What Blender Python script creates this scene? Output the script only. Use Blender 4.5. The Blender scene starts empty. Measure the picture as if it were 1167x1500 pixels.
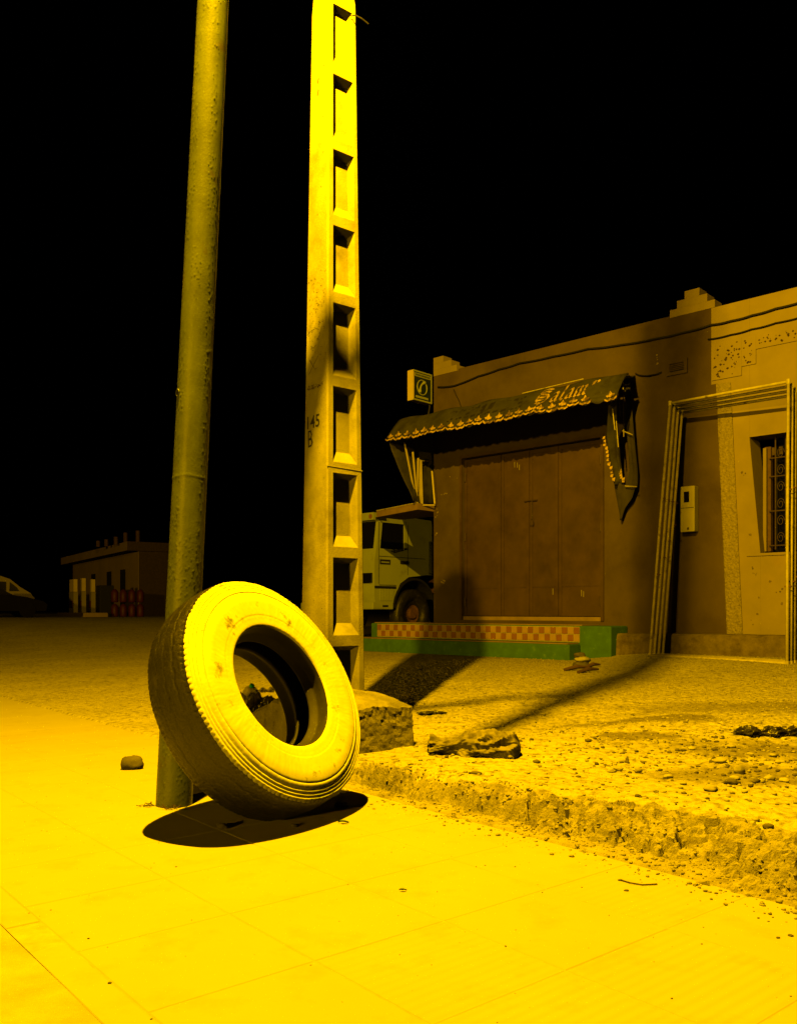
import bpy, math, random
import numpy as np
from mathutils import Vector, Matrix, noise as mn

random.seed(7); rng = np.random.default_rng(7)
SC = bpy.context.scene; COL = SC.collection
F, HZ, EYE = 1270.0, 895.0, 0.85           # lens in photo pixels, horizon row, eye height

# ------------------------------------------------------------------ camera, sky, lamps
cam_d = bpy.data.cameras.new('camera'); cam = bpy.data.objects.new('camera', cam_d); COL.objects.link(cam)
cam.location = (0, 0, EYE); cam.rotation_euler = (math.radians(90), 0, 0)
cam_d.sensor_fit = 'AUTO'; cam_d.sensor_width = 36; cam_d.lens = F/1500*36
cam_d.shift_y = (HZ-750)/1500; cam_d.clip_end = 2000; cam_d.clip_start = .05
SC.camera = cam
SC.view_settings.view_transform = 'Standard'; SC.view_settings.look = 'None'
SC.view_settings.exposure = 0; SC.view_settings.gamma = 1
w = bpy.data.worlds.new('World'); SC.world = w; w.use_nodes = True
nt = w.node_tree; bg = nt.nodes['Background']
sky = nt.nodes.new('ShaderNodeTexSky'); sky.sky_type = 'NISHITA'; sky.sun_disc = False
sky.sun_elevation = math.radians(-6); sky.sun_rotation = math.radians(200)
nt.links.new(sky.outputs[0], bg.inputs[0]); bg.inputs[1].default_value = 0.02

SODIUM = (1.0, 0.52, 0.0)
def lamp(name, loc, power, radius):
    d = bpy.data.lights.new(name, 'POINT'); d.energy = power; d.shadow_soft_size = radius; d.color = SODIUM
    o = bpy.data.objects.new(name, d); o.location = loc; COL.objects.link(o); return o
LAMP_B = Vector((-0.745, 3.20, 5.90)); LAMP_A = Vector((-19.4, -27.4, 5.4))
lamp('sodium_lamp_near', LAMP_B, 5300, .030)
lamp('sodium_lamp_street', LAMP_A, 23000, .5)
SC.cycles.diffuse_bounces = 0          # slide film: open shadows fall to black


# ------------------------------------------------------------------ helpers
T = Vector((.7256, -.688, 0)); N = Vector((.688, .7256, 0))      # along / into the shop front
ET = Vector((.6392, -.7690, 0)); EU = Vector((.7690, .6392, 0)); E0 = Vector((-.12, 4.0, 0))  # lot edge
QW = 11.37
def on_plane(px, y, p=0.0):
    "point of the plane p metres before the shop front seen at photo position px, y"
    a = (px-583.5)/F; Y = (QW-p)/(.688*a+.7256)
    return Vector((a*Y, Y, EYE-(y-HZ)*Y/F))
W0 = Vector((.612, 15.09, 0))
def tz(px, y, p=0.0):
    P = on_plane(px, y, p); return ((P-W0).dot(T), P.z)
def W(t, z, p=0.0):
    P = W0+T*t-N*p; return Vector((P.x, P.y, z))
def at(px, y, Y):
    return Vector(((px-583.5)/F*Y, Y, EYE-(y-HZ)*Y/F))
def on_ground(px, y, z=.12):
    Y = (EYE-z)*F/(y-HZ); return Vector(((px-583.5)/F*Y, Y, z))

BASE = {}
def thing(name, label, cat, loc, group=None, kind=None):
    o = bpy.data.objects.new(name, None); o.empty_display_size = .1; COL.objects.link(o)
    o.location = loc; BASE[o] = Vector(loc); tag(o, label, cat, group, kind); return o
def tag(o, label=None, cat=None, group=None, kind=None):
    if label: o['label'] = label
    if cat: o['category'] = cat
    if group: o['group'] = group
    if kind: o['kind'] = kind
    return o
def mesh(name, V, Fc, mat, smooth=False):
    me = bpy.data.meshes.new(name); me.from_pydata([tuple(v) for v in V], [], Fc); me.update()
    if mat is not None: me.materials.append(mat)
    if smooth: me.shade_smooth()
    return me
def part(name, V, Fc, mat, parent=None, loc=None, smooth=False, label=None):
    "world-space vertices -> one mesh object; origin at the thing's base"
    base = BASE[parent] if parent is not None else Vector(loc if loc is not None else (0, 0, 0))
    V = np.array([tuple(v) for v in V], float)-np.array(base)
    o = bpy.data.objects.new(name, mesh(name, V, Fc, mat, smooth)); COL.objects.link(o)
    if parent is not None: o.parent = parent
    else: o.location = base
    BASE[o] = base
    if label: o['label'] = label
    return o
class MB:
    def __init__(s): s.V = []; s.F = []
    def add(s, V, Fc):
        n = len(s.V); s.V += [Vector(v) for v in V]; s.F += [tuple(i+n for i in f) for f in Fc]; return s
    def hexa(s, P):   # 8 corners: bottom 4 ccw, top 4 ccw
        return s.add(P, [(3, 2, 1, 0), (4, 5, 6, 7), (0, 1, 5, 4), (1, 2, 6, 5), (2, 3, 7, 6), (3, 0, 4, 7)])
    def box(s, c, ax, ay, hx, hy, z0, z1, bev=0):
        c = Vector(c); ax = Vector(ax)*hx; ay = Vector(ay)*hy
        lo = [c-ax-ay, c+ax-ay, c+ax+ay, c-ax+ay]
        return s.hexa([Vector((q.x, q.y, z0)) for q in lo]+[Vector((q.x, q.y, z1)) for q in lo])
    def wbox(s, t0, t1, z0, z1, p0, p1):  # box on the shop front, p = metres out from it
        P = [W(t0, z0, p1), W(t1, z0, p1), W(t1, z0, p0), W(t0, z0, p0)]
        return s.hexa(P+[Vector((q.x, q.y, z1)) for q in P])
    def tube(s, pts, r, n=8, cap=True):
        pts = [Vector(p) for p in pts]; R = r if isinstance(r, (list, tuple)) else [r]*len(pts)
        rings = []; up = None
        for i, p in enumerate(pts):
            d = (pts[min(i+1, len(pts)-1)]-pts[max(i-1, 0)]).normalized()
            if up is None: up = d.orthogonal().normalized()
            up = (up-d*up.dot(d)).normalized(); b = d.cross(up)
            rings.append([p+(up*math.cos(2*math.pi*k/n)+b*math.sin(2*math.pi*k/n))*R[i] for k in range(n)])
        V = [v for rg in rings for v in rg]; Fc = []
        for i in range(len(pts)-1):
            for k in range(n):
                k2 = (k+1) % n; Fc.append((i*n+k, i*n+k2, (i+1)*n+k2, (i+1)*n+k))
        if cap: Fc += [tuple(reversed(range(n))), tuple((len(pts)-1)*n+k for k in range(n))]
        return s.add(V, Fc)
    def prism(s, poly, d):   # planar polygon pushed by vector d
        poly = [Vector(p) for p in poly]; d = Vector(d); n = len(poly)
        return s.add(poly+[p+d for p in poly], [tuple(range(n)), tuple(reversed(range(n, 2*n)))]+[(i, i+n, (i+1) % n+n, (i+1) % n) for i in range(n)])
    def build(s, name, mat, parent=None, loc=None, smooth=False, label=None):
        return part(name, s.V, s.F, mat, parent, loc, smooth, label)
def soften(o, wd=.006, seg=2):
    m = o.modifiers.new('bevel', 'BEVEL'); m.width = wd; m.segments = seg; m.limit_method = 'ANGLE'; return o
def fixn(o):
    import bmesh
    b = bmesh.new(); b.from_mesh(o.data); bmesh.ops.recalc_face_normals(b, faces=b.faces); b.to_mesh(o.data); b.free(); return o

# numpy value noise
def _h(ix, iy, seed):
    n = (ix.astype(np.int64)*374761393+iy.astype(np.int64)*668265263+seed*1442695041) & 0xffffffff
    n = ((n ^ (n >> 13))*1274126177) & 0xffffffff
    return ((n ^ (n >> 16)) & 0xffff)/65535.0
def vnoise(x, y, seed=0):
    ix = np.floor(x); iy = np.floor(y); fx = x-ix; fy = y-iy
    fx = fx*fx*(3-2*fx); fy = fy*fy*(3-2*fy)
    a = _h(ix, iy, seed); b = _h(ix+1, iy, seed); c = _h(ix, iy+1, seed); d = _h(ix+1, iy+1, seed)
    return (a*(1-fx)+b*fx)*(1-fy)+(c*(1-fx)+d*fx)*fy-.5
def fbm(x, y, o=4, seed=0):
    s = 0; a = 1.
    for k in range(o):
        s = s+a*vnoise(x*2**k+17*k, y*2**k-9*k, seed+k); a *= .5
    return s
def sstep(a, b, x):
    t = np.clip((x-a)/(b-a), 0, 1); return t*t*(3-2*t)
def worley(x, y, seed=0):
    ix = np.floor(x); iy = np.floor(y); best = np.full(x.shape, 9.); idv = np.zeros(x.shape)
    for dx in (-1, 0, 1):
        for dy in (-1, 0, 1):
            cx = ix+dx; cy = iy+dy
            px = cx+_h(cx, cy, seed); py = cy+_h(cx, cy, seed+5)
            d = np.hypot(x-px, y-py); m = d < best
            best = np.where(m, d, best); idv = np.where(m, _h(cx, cy, seed+9), idv)
    return best, idv

# ------------------------------------------------------------------ materials
def mat(name, col, rough=.85, var=.25, vscale=6, bump=.3, bscale=60, bdist=.004, metal=0, spec=.3, col2=None, m2=None, fine=None):
    "col varied by fbm; optional second colour col2 blended by patches m2=(scale, low, high)"
    m = bpy.data.materials.new(name); m.use_nodes = True; t = m.node_tree; ns = t.nodes; L = t.links.new
    b = ns['Principled BSDF']; b.inputs['Roughness'].default_value = rough; b.inputs['Metallic'].default_value = metal
    b.inputs['Specular IOR Level'].default_value = spec
    g = ns.new('ShaderNodeNewGeometry')
    n1 = ns.new('ShaderNodeTexNoise'); n1.inputs['Scale'].default_value = vscale; n1.inputs['Detail'].default_value = 7; n1.inputs['Roughness'].default_value = .62
    L(g.outputs['Position'], n1.inputs['Vector'])
    mr = ns.new('ShaderNodeMapRange'); mr.inputs[1].default_value = .3; mr.inputs[2].default_value = .7
    mr.inputs[3].default_value = 1-var; mr.inputs[4].default_value = 1+var; L(n1.outputs[0], mr.inputs[0])
    src = None
    if col2 is not None:
        n2 = ns.new('ShaderNodeTexNoise'); n2.inputs['Scale'].default_value = m2[0]; n2.inputs['Detail'].default_value = 8; n2.inputs['Roughness'].default_value = .65
        L(g.outputs['Position'], n2.inputs['Vector'])
        r2 = ns.new('ShaderNodeMapRange'); r2.inputs[1].default_value = m2[1]; r2.inputs[2].default_value = m2[2]; L(n2.outputs[0], r2.inputs[0])
        mx = ns.new('ShaderNodeMix'); mx.data_type = 'RGBA'; mx.inputs[6].default_value = (*col, 1); mx.inputs[7].default_value = (*col2, 1)
        L(r2.outputs[0], mx.inputs[0]); src = mx.outputs[2]
    vm = ns.new('ShaderNodeMix'); vm.data_type = 'RGBA'; vm.blend_type = 'MULTIPLY'; vm.inputs[0].default_value = 1
    if src: L(src, vm.inputs[6])
    else: vm.inputs[6].default_value = (*col, 1)
    L(mr.outputs[0], vm.inputs[7]); L(vm.outputs[2], b.inputs['Base Color'])
    if bump:
        n3 = ns.new('ShaderNodeTexNoise'); n3.inputs['Scale'].default_value = bscale; n3.inputs['Detail'].default_value = 6; n3.inputs['Roughness'].default_value = .7
        L(g.outputs['Position'], n3.inputs['Vector'])
        bp = ns.new('ShaderNodeBump'); bp.inputs['Strength'].default_value = bump; bp.inputs['Distance'].default_value = bdist
        L(n3.outputs[0], bp.inputs['Height']); L(bp.outputs[0], b.inputs['Normal'])
        m['bump'] = bp.name
    return m
def add_voronoi_bump(m, scale, dist, strength=.6, inv=True):
    t = m.node_tree; ns = t.nodes; g = ns.new('ShaderNodeNewGeometry')
    v = ns.new('ShaderNodeTexVoronoi'); v.inputs['Scale'].default_value = scale; t.links.new(g.outputs['Position'], v.inputs['Vector'])
    bp = ns.new('ShaderNodeBump'); bp.inputs['Strength'].default_value = strength; bp.inputs['Distance'].default_value = dist; bp.invert = inv
    old = ns[m['bump']]; t.links.new(v.outputs['Distance'], bp.inputs['Height'])
    t.links.new(old.outputs[0], bp.inputs['Normal']); t.links.new(bp.outputs[0], ns['Principled BSDF'].inputs['Normal'])
M = {}
M['dirt'] = mat('dry_dirt', (.43, .405, .28), .95, .15, 1.3, .7, 45, .012, col2=(.17, .15, .095), m2=(17, .50, .66))
add_voronoi_bump(M['dirt'], 22, .020, .8)
def stain(m, spots, col):
    "old oil and ash patches soaked into the ground"
    t = m.node_tree; ns = t.nodes; L = t.links.new; b = ns['Principled BSDF']; src = b.inputs['Base Color'].links[0].from_socket
    g = ns.new('ShaderNodeNewGeometry'); nz = ns.new('ShaderNodeTexNoise'); nz.inputs['Scale'].default_value = 2.6; nz.inputs['Detail'].default_value = 9; nz.inputs['Roughness'].default_value = .7; L(g.outputs['Position'], nz.inputs['Vector'])
    for (cx, cy, rx, ry, k) in spots:
        s1 = ns.new('ShaderNodeVectorMath'); s1.operation = 'SUBTRACT'; s1.inputs[1].default_value = (cx, cy, 0); L(g.outputs['Position'], s1.inputs[0])
        s2 = ns.new('ShaderNodeVectorMath'); s2.operation = 'MULTIPLY'; s2.inputs[1].default_value = (1/rx, 1/ry, 0); L(s1.outputs[0], s2.inputs[0])
        ln = ns.new('ShaderNodeVectorMath'); ln.operation = 'LENGTH'; L(s2.outputs[0], ln.inputs[0])
        ad = ns.new('ShaderNodeMath'); ad.operation = 'MULTIPLY_ADD'; ad.inputs[1].default_value = 3.2; ad.inputs[2].default_value = -1.6; L(nz.outputs[0], ad.inputs[0])
        sb = ns.new('ShaderNodeMath'); sb.operation = 'SUBTRACT'; L(ad.outputs[0], sb.inputs[0]); L(ln.outputs['Value'], sb.inputs[1])
        mr = ns.new('ShaderNodeMapRange'); mr.inputs[1].default_value = -1.25; mr.inputs[2].default_value = -.65; mr.inputs[4].default_value = k; L(sb.outputs[0], mr.inputs[0])
        mx = ns.new('ShaderNodeMix'); mx.data_type = 'RGBA'; L(mr.outputs[0], mx.inputs[0]); L(src, mx.inputs[6]); mx.inputs[7].default_value = (*col, 1); src = mx.outputs[2]
    L(src, b.inputs['Base Color'])
stain(M['dirt'], [(1.70, 5.95, .55, .22, .8), (1.36, 5.0, .30, .14, .8), (2.0, 4.55, .75, .30, .75), (1.62, 3.85, .50, .22, .7), (2.9, 6.6, 1.2, .4, .55)], (.11, .095, .06))
M['slab'] = mat('dusty_paving', (.40, .375, .28), .9, .04, 3, .3, 90, .002, col2=(.34, .31, .21), m2=(6, .52, .75))
M['mortar'] = mat('sandy_joint', (.39, .375, .27), .95, .15, 20, .6, 120, .003)
M['rubble'] = mat('crumbling_concrete', (.36, .335, .23), .95, .2, 9, 1, 70, .010, col2=(.20, .175, .11), m2=(8, .54, .68))
M['road'] = mat('worn_road', (.39, .37, .26), .92, .16, 7, .9, 140, .004)
M['stone'] = mat('pale_stone', (.33, .31, .23), .9, .3, 14, .4, 80, .004)
M['darkstone'] = mat('dark_stone', (.10, .09, .065), .9, .3, 14, .4, 80, .004)
M['concrete'] = mat('pole_concrete', (.29, .275, .19), .88, .22, 6, .8, 90, .004, col2=(.15, .135, .09), m2=(3.2, .5, .72))
M['block'] = mat('cast_block', (.29, .27, .19), .93, .25, 9, .9, 60, .008, col2=(.15, .13, .09), m2=(14, .55, .7))
M['steelpole'] = mat('painted_steel', (.115, .14, .065), .42, .25, 7, .55, 95, .002, spec=.45, col2=(.10, .07, .04), m2=(5, .6, .72))
M['rust'] = mat('rust', (.12, .06, .03), .85, .3, 20, .5, 90, .002)
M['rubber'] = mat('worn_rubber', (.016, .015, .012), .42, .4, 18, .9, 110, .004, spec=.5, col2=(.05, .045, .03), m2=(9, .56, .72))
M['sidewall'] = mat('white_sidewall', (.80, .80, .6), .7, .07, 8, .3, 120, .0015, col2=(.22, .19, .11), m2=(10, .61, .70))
M['liner'] = mat('tyre_liner', (.03, .028, .022), .7, .3, 12, .3, 60, .002)
M['shopwall'] = mat('brown_wall_paint', (.092, .068, .028), .85, .18, 1.6, .6, 50, .005, col2=(.060, .042, .017), m2=(.9, .48, .70))
M['palewall'] = mat('ochre_wall_paint', (.27, .225, .10), .88, .12, 2.2, .5, 60, .004, col2=(.29, .23, .11), m2=(3, .56, .74))
M['door'] = mat('painted_door_steel', (.070, .043, .020), .55, .22, 3.5, .35, 25, .004, spec=.45, col2=(.045, .026, .013), m2=(1.8, .5, .7))
M['green'] = mat('green_paint', (.055, .15, .025), .75, .2, 6, .3, 60, .003, col2=(.10, .2, .06), m2=(12, .6, .72))
M['treads'] = mat('worn_step', (.26, .19, .08), .85, .2, 4, .3, 60, .003)
M['tile_pale'] = mat('cream_tile', (.38, .26, .11), .5, .1, 9, .1, 40, .001)
M['tile_red'] = mat('red_tile', (.24, .11, .045), .5, .15, 9, .1, 40, .001)
M['awning'] = mat('green_canvas', (.050, .050, .019), .85, .3, 4, .5, 30, .005, col2=(.025, .022, .01), m2=(5, .5, .7))
M['canvas_dark'] = mat('faded_canvas', (.05, .045, .024), .9, .3, 5, .5, 30, .006)
M['gold'] = mat('gold_print', (.55, .40, .10), .75, .25, 30, .2, 60, .001, col2=(.12, .08, .025), m2=(9, .47, .60))
M['blackprint'] = mat('worn_black_print', (.022, .02, .012), .8, .3, 30, 0)
M['alu'] = mat('bare_aluminium', (.62, .55, .35), .45, .1, 9, .1, 60, .001, metal=.1, spec=.5)
M['tube'] = mat('weathered_frame_tube', (.46, .42, .22), .55, .25, 14, .3, 90, .001, spec=.5, col2=(.12, .09, .05), m2=(8, .58, .7))
M['plinth'] = mat('rough_plinth', (.16, .13, .07), .95, .3, 8, 1, 30, .012, col2=(.11, .085, .045), m2=(7, .5, .66))
M['pebble'] = mat('pebbledash', (.27, .235, .12), .95, .3, 30, 1, 45, .01)
add_voronoi_bump(M['pebble'], 38, .012, .9)
M['dark'] = mat('void_shade', (.012, .010, .008), .9, .2, 5, 0)  # near-black colour standing in for shade inside holes and openings
M['cable'] = mat('black_cable', (.012, .011, .01), .6, .1, 5, 0)
M['wood'] = mat('old_wood', (.10, .06, .03), .7, .3, 12, .4, 50, .002)
M['iron'] = mat('dark_iron', (.06, .04, .028), .6, .3, 12, .3, 60, .001)
M['meter'] = mat('meter_plastic', (.42, .40, .27), .5, .06, 5, .05, 40, .001)
M['signside'] = mat('sign_casing', (.62, .52, .2), .5, .08, 6, .05, 40, .001)
M['signface'] = mat('sign_blue', (.010, .022, .014), .35, .1, 6, 0, spec=.5)
M['signpale'] = mat('sign_white', (.30, .34, .16), .5, .1, 20, 0)
M['truckpaint'] = mat('truck_cab_paint', (.34, .40, .20), .45, .08, 2, .05, 30, .001, spec=.5, col2=(.22, .24, .12), m2=(3, .58, .75))
M['glass'] = mat('dark_glass', (.006, .006, .005), .08, .05, 3, 0, spec=.6)
M['blackplastic'] = mat('black_plastic', (.012, .012, .009), .7, .2, 10, .1, 50, .001)
M['sack'] = mat('dirty_woven_sack', (.22, .20, .12), .8, .3, 12, .6, 150, .003, col2=(.08, .07, .04), m2=(9, .5, .62))
M['bag'] = mat('black_bag', (.03, .028, .02), .3, .3, 10, .3, 40, .003, spec=.6, col2=(.1, .09, .05), m2=(10, .6, .7))
M['cap'] = mat('green_cap', (.01, .35, .12), .4, .05, 5, 0)
M['clear'] = mat('dusty_plastic', (.45, .42, .28), .4, .2, 15, .2, 40, .002)
M['farwall'] = mat('far_plaster', (.30, .23, .10), .9, .15, .6, .2, 10, .005)
M['farred'] = mat('gas_bottle_red', (.08, .015, .01), .5, .15, 4, 0)
M['white'] = mat('off_white_paint', (.30, .27, .15), .6, .1, 2, 0)
M['leaf'] = mat('dry_leaf', (.10, .16, .04), .8, .3, 40, .3, 60, .001)
M['carpaint'] = mat('dark_car_paint', (.008, .007, .005), .9, .1, 3, 0, spec=.08)
M['visor'] = mat('board_edge', (.27, .19, .08), .8, .2, 5, .3, 40, .003)

# ridged paving: fine grooves across some slabs
def ridged():
    m = M['slab'].copy(); m.name = 'ridged_paving'; t = m.node_tree; ns = t.nodes; g = ns.new('ShaderNodeNewGeometry')
    d = ns.new('ShaderNodeVectorMath'); d.operation = 'DOT_PRODUCT'; d.inputs[1].default_value = tuple(ET*190)
    s = ns.new('ShaderNodeMath'); s.operation = 'SINE'; t.links.new(g.outputs['Position'], d.inputs[0]); t.links.new(d.outputs['Value'], s.inputs[0])
    bp = ns.new('ShaderNodeBump'); bp.inputs['Strength'].default_value = .22; bp.inputs['Distance'].default_value = .003
    t.links.new(s.outputs[0], bp.inputs['Height']); t.links.new(ns[m['bump']].outputs[0], bp.inputs['Normal'])
    t.links.new(bp.outputs[0], ns['Principled BSDF'].inputs['Normal']); return m
M['ridged'] = ridged()

# ------------------------------------------------------------------ ground
def lot_base(x, y):
    "large-scale height of the dirt lot"
    q = x*.688+y*.7256
    z = .12+.03*sstep(7, 10.5, q)+.12*sstep(2.4, 3.6, x)*sstep(7.5, 10.2, q)
    z = z+.12*sstep(15.0, 17.5, y)*sstep(-4, -1.5, x)
    return z+.45*sstep(14, 30, y)*sstep(-3, -7, x)
def lot_height(x, y):
    s = (x-E0.x)*EU.x+(y-E0.y)*EU.y; u = (x-E0.x)*ET.x+(y-E0.y)*ET.y
    big = sstep(-.75, -.1, u)                                   # the broken step is high right of the poles, flat left
    wid = .10+.24*sstep(.2, 1.8, u)+.5*(1-big)
    rag = fbm(u*5, s*5, 4, 3)*.10*big+fbm(u*1.6, s*1.6, 3, 8)*.05
    ramp = sstep(.0, 1., (s+rag)/wid)
    z = lot_base(x, y)*(ramp*(big+(1-big)*sstep(-.1, 5, s)))
    near = sstep(14, 5, np.hypot(x, y))
    edge = big*np.exp(-((s-wid*.5)/(wid*.62+.04))**2)           # crumbled strip
    d1, i1 = worley(u*13+fbm(u*6, s*6, 2, 40), s*17, 11); d2, i2 = worley(u*34, s*40, 12)
    z = z+edge*((.5-d1)*.045*i1+(.45-d2)*.022*i2+fbm(u*16, s*24, 4, 21)*.040-.010)
    d5, i5 = worley(u*8+fbm(u*4, s*4, 2, 41)*1.5, s*15+fbm(u*5, s*5, 2, 43), 13); d6, i6 = worley(u*21+fbm(u*9, s*9, 2, 44), s*30, 15)
    z = z+edge*((i5-.5)*.050+(i6-.5)*.026-.012)
    cr_ = np.abs(fbm(u*5, s*9, 3, 90)); z = z-edge*.035*np.exp(-(cr_/.035)**2)
    # layered cracks running along the step
    z = z-edge*.030*np.exp(-(((s-.07-.05*sstep(.3, 2, u))+fbm(u*3, s*0, 3, 33)*.06)/.010)**2)
    for (hu, hs, ru, rs, dp) in ((1.05, .14, .10, .035, .07), (1.17, .19, .05, .04, .06), (1.42, .15, .06, .018, .06), (.33, .045, .09, .014, .04), (1.63, .22, .04, .02, .04), (.66, .09, .05, .012, .03), (1.0, .22, .03, .02, .03)):
        z = z-dp*np.exp(-((u-hu)/ru)**4-((s-hs+fbm(u*12, s*12, 2, 50)*.04)/rs)**2)
    n = fbm(x*2.2, y*2.2, 4, 60)*.022+fbm(x*14, y*14, 3, 61)*.013+np.clip(fbm(x*38, y*38, 2, 64), 0, 1)*.012
    d3, i3 = worley(x*22, y*22, 62); d4, i4 = worley(x*9, y*9, 63)
    far = sstep(.25, 1.6, s)
    n = n+far*(np.clip(.30-d3, 0, 1)*.022*(i3 > .45)+np.clip(.22-d4, 0, 1)*.05*(i4 > .72))*(.3+.7*sstep(1.0, 3.0, s))
    z = z+n*near*sstep(.05, .35, s)*(.35+.65*far)
    z = z+.012*big*np.exp(-((s+.02)/.03)**2)*(fbm(u*9, s*9, 3, 70)+.1)
    return np.where(s < -.02, -.02+0*z, np.maximum(z, -.02+.03*sstep(-.02, .02, s)))
def axis(segs):
    out = [segs[0][0]]
    for a, b, n0, n1 in segs:
        n = max(2, int(round(math.log(n1/n0)/math.log(1+(n1-n0)/(b-a))))) if abs(n1-n0) > 1e-6 else int(round((b-a)/n0))
        if abs(n1-n0) > 1e-6:
            r = (n1/n0)**(1./n); st = np.cumsum([n0*r**k for k in range(n)]); st = st/st[-1]*(b-a)+a
        else: st = np.linspace(a, b, n+1)[1:]
        out += list(st)
    return np.array(out)
us = np.concatenate([-axis([(1.0, 3.5, .012, .05), (3.5, 14, .05, .3), (14, 260, .3, 30)])[::-1], axis([(-1.0, 2.4, .0085, .0085), (2.4, 6, .0085, .08), (6, 200, .08, 30)])[1:]])
ss = axis([(-.06, .55, .0065, .0065), (.55, 3.5, .0065, .03), (3.5, 12, .03, .12), (12, 260, .12, 25)])
UU, S2 = np.meshgrid(us, ss, indexing='ij')
X = E0.x+UU*ET.x+S2*EU.x; Y = E0.y+UU*ET.y+S2*EU.y
Z = lot_height(X, Y)
nu, nv = X.shape
idx = np.arange(nu*nv).reshape(nu, nv)
Vg = np.stack([X.ravel(), Y.ravel(), Z.ravel()], 1)
Fg = np.stack([idx[:-1, :-1].ravel(), idx[1:, :-1].ravel(), idx[1:, 1:].ravel(), idx[:-1, 1:].ravel()], 1)
def np_mesh(name, V, Fq, mat):
    me = bpy.data.meshes.new(name); k = Fq.shape[1]
    me.vertices.add(len(V)); me.vertices.foreach_set('co', V.astype(np.float32).ravel())
    me.loops.add(Fq.size); me.loops.foreach_set('vertex_index', Fq.astype(np.int32).ravel())
    me.polygons.add(len(Fq)); me.polygons.foreach_set('loop_start', np.arange(0, Fq.size, k, dtype=np.int32))
    me.update(calc_edges=True); me.validate(); me.materials.append(mat); return me
# dirt and rubble: strip of crumbling concrete gets its own material slot
me = np_mesh('dirt_lot', Vg, Fg, M['dirt']); me.materials.append(M['rubble'])
cu = (UU[:-1, :-1]).ravel(); cs = S2[:-1, :-1].ravel()
wid_ = .10+.24*sstep(.2, 1.8, cu)
ismat = ((cu > -.5) & (cs < wid_+.06+.06*fbm(cu*4, cs*4, 3, 80))).astype(np.int32)
me.polygons.foreach_set('material_index', ismat); me.polygons.foreach_set('use_smooth', ismat == 0)
ground = bpy.data.objects.new('dirt_lot', me); COL.objects.link(ground); tag(ground, kind='structure')
def gz(x, y): return float(lot_height(np.array([float(x)]), np.array([float(y)]))[0])
def ground_hit(px, py, z=.12):
    for _ in range(6):
        P = on_ground(px, py, z); z = gz(P.x, P.y)
        s = (P-E0).dot(EU)
        if s < 0: z = 0
    P.z = z; return P

def US(u, s, z=0): P = E0+ET*u+EU*s; return Vector((P.x, P.y, z))
road = MB().add([US(-260, -12, -.003), US(200, -12, -.003), US(200, -1.79, -.003), US(-260, -1.79, -.003)], [(0, 1, 2, 3)]).build('road', M['road']); tag(road, kind='structure')
verge = MB().add([US(-260, -200, -.045), US(200, -200, -.045), US(200, -12.0, -.045), US(-260, -12.0, -.045)], [(0, 1, 2, 3)]).build('far_verge', M['dirt']); tag(verge, kind='structure')

# pavement: mortar bed, slabs and kerb stones
pave = MB().add([US(-60, -1.789, -.0016), US(30, -1.789, -.0016), US(30, .03, -.0016), US(-60, .03, -.0016)], [(0, 1, 2, 3)]).build('pavement', M['mortar'], loc=(0, 0, 0)); tag(pave, kind='structure')
ang = math.atan2(ET.y, ET.x)
def slab_mesh(name, a, b, m, ht=.03, r=.006):
    V = []; 
    for (k, zz) in ((0, -ht), (0, -.002), (r*.6, 0.0)):
        V += [(-a+k, -b+k, zz), (a-k, -b+k, zz), (a-k, b-k, zz), (-a+k, b-k, zz)]
    Fc = [(8, 9, 10, 11)]
    for L0 in (0, 4): Fc += [(L0+i, L0+(i+1) % 4, L0+4+(i+1) % 4, L0+4+i) for i in range(4)]
    return mesh(name, V, Fc, m)
TS = 1.70/4
slabA = slab_mesh('slab', TS/2-.0010, TS/2-.0010, M['slab']); slabB = slab_mesh('slab', TS/2-.0010, TS/2-.0010, M['ridged'])
for j in range(4):
    for i in range(-26, 9):
        u = (i+.5)*TS+.13; s = -1.70+(j+.5)*TS
        rid = (i >= 3 and j >= 1 and (i*3+j*5) % 7 < 4)
        o = bpy.data.objects.new('slab', slabB if rid else slabA); COL.objects.link(o); o.parent = pave
        P = US(u, s, random.uniform(-.0004, .0006)); o.location = P
        o.rotation_euler = (random.uniform(-.0012, .0012), random.uniform(-.0012, .0012), ang+random.uniform(-.003, .003))
slabFar = MB().add([US(-60, -1.70, 0), US(-10.92, -1.70, 0), US(-10.92, .02, 0), US(-60, .02, 0)], [(0, 1, 2, 3)]).build('slab_strip', M['slab'], pave)
km = slab_mesh('kerb_stone', .5-.002, .0445, M['slab'], .1, .004)
for i in range(-12, 7):
    o = bpy.data.objects.new('kerb_stone', km); COL.objects.link(o); o.parent = pave
    P = US(i+.2, -1.7455, random.uniform(-.002, .001)); o.location = P; o.rotation_euler = (0, random.uniform(-.004, .004), ang+random.uniform(-.004, .004))

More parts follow.
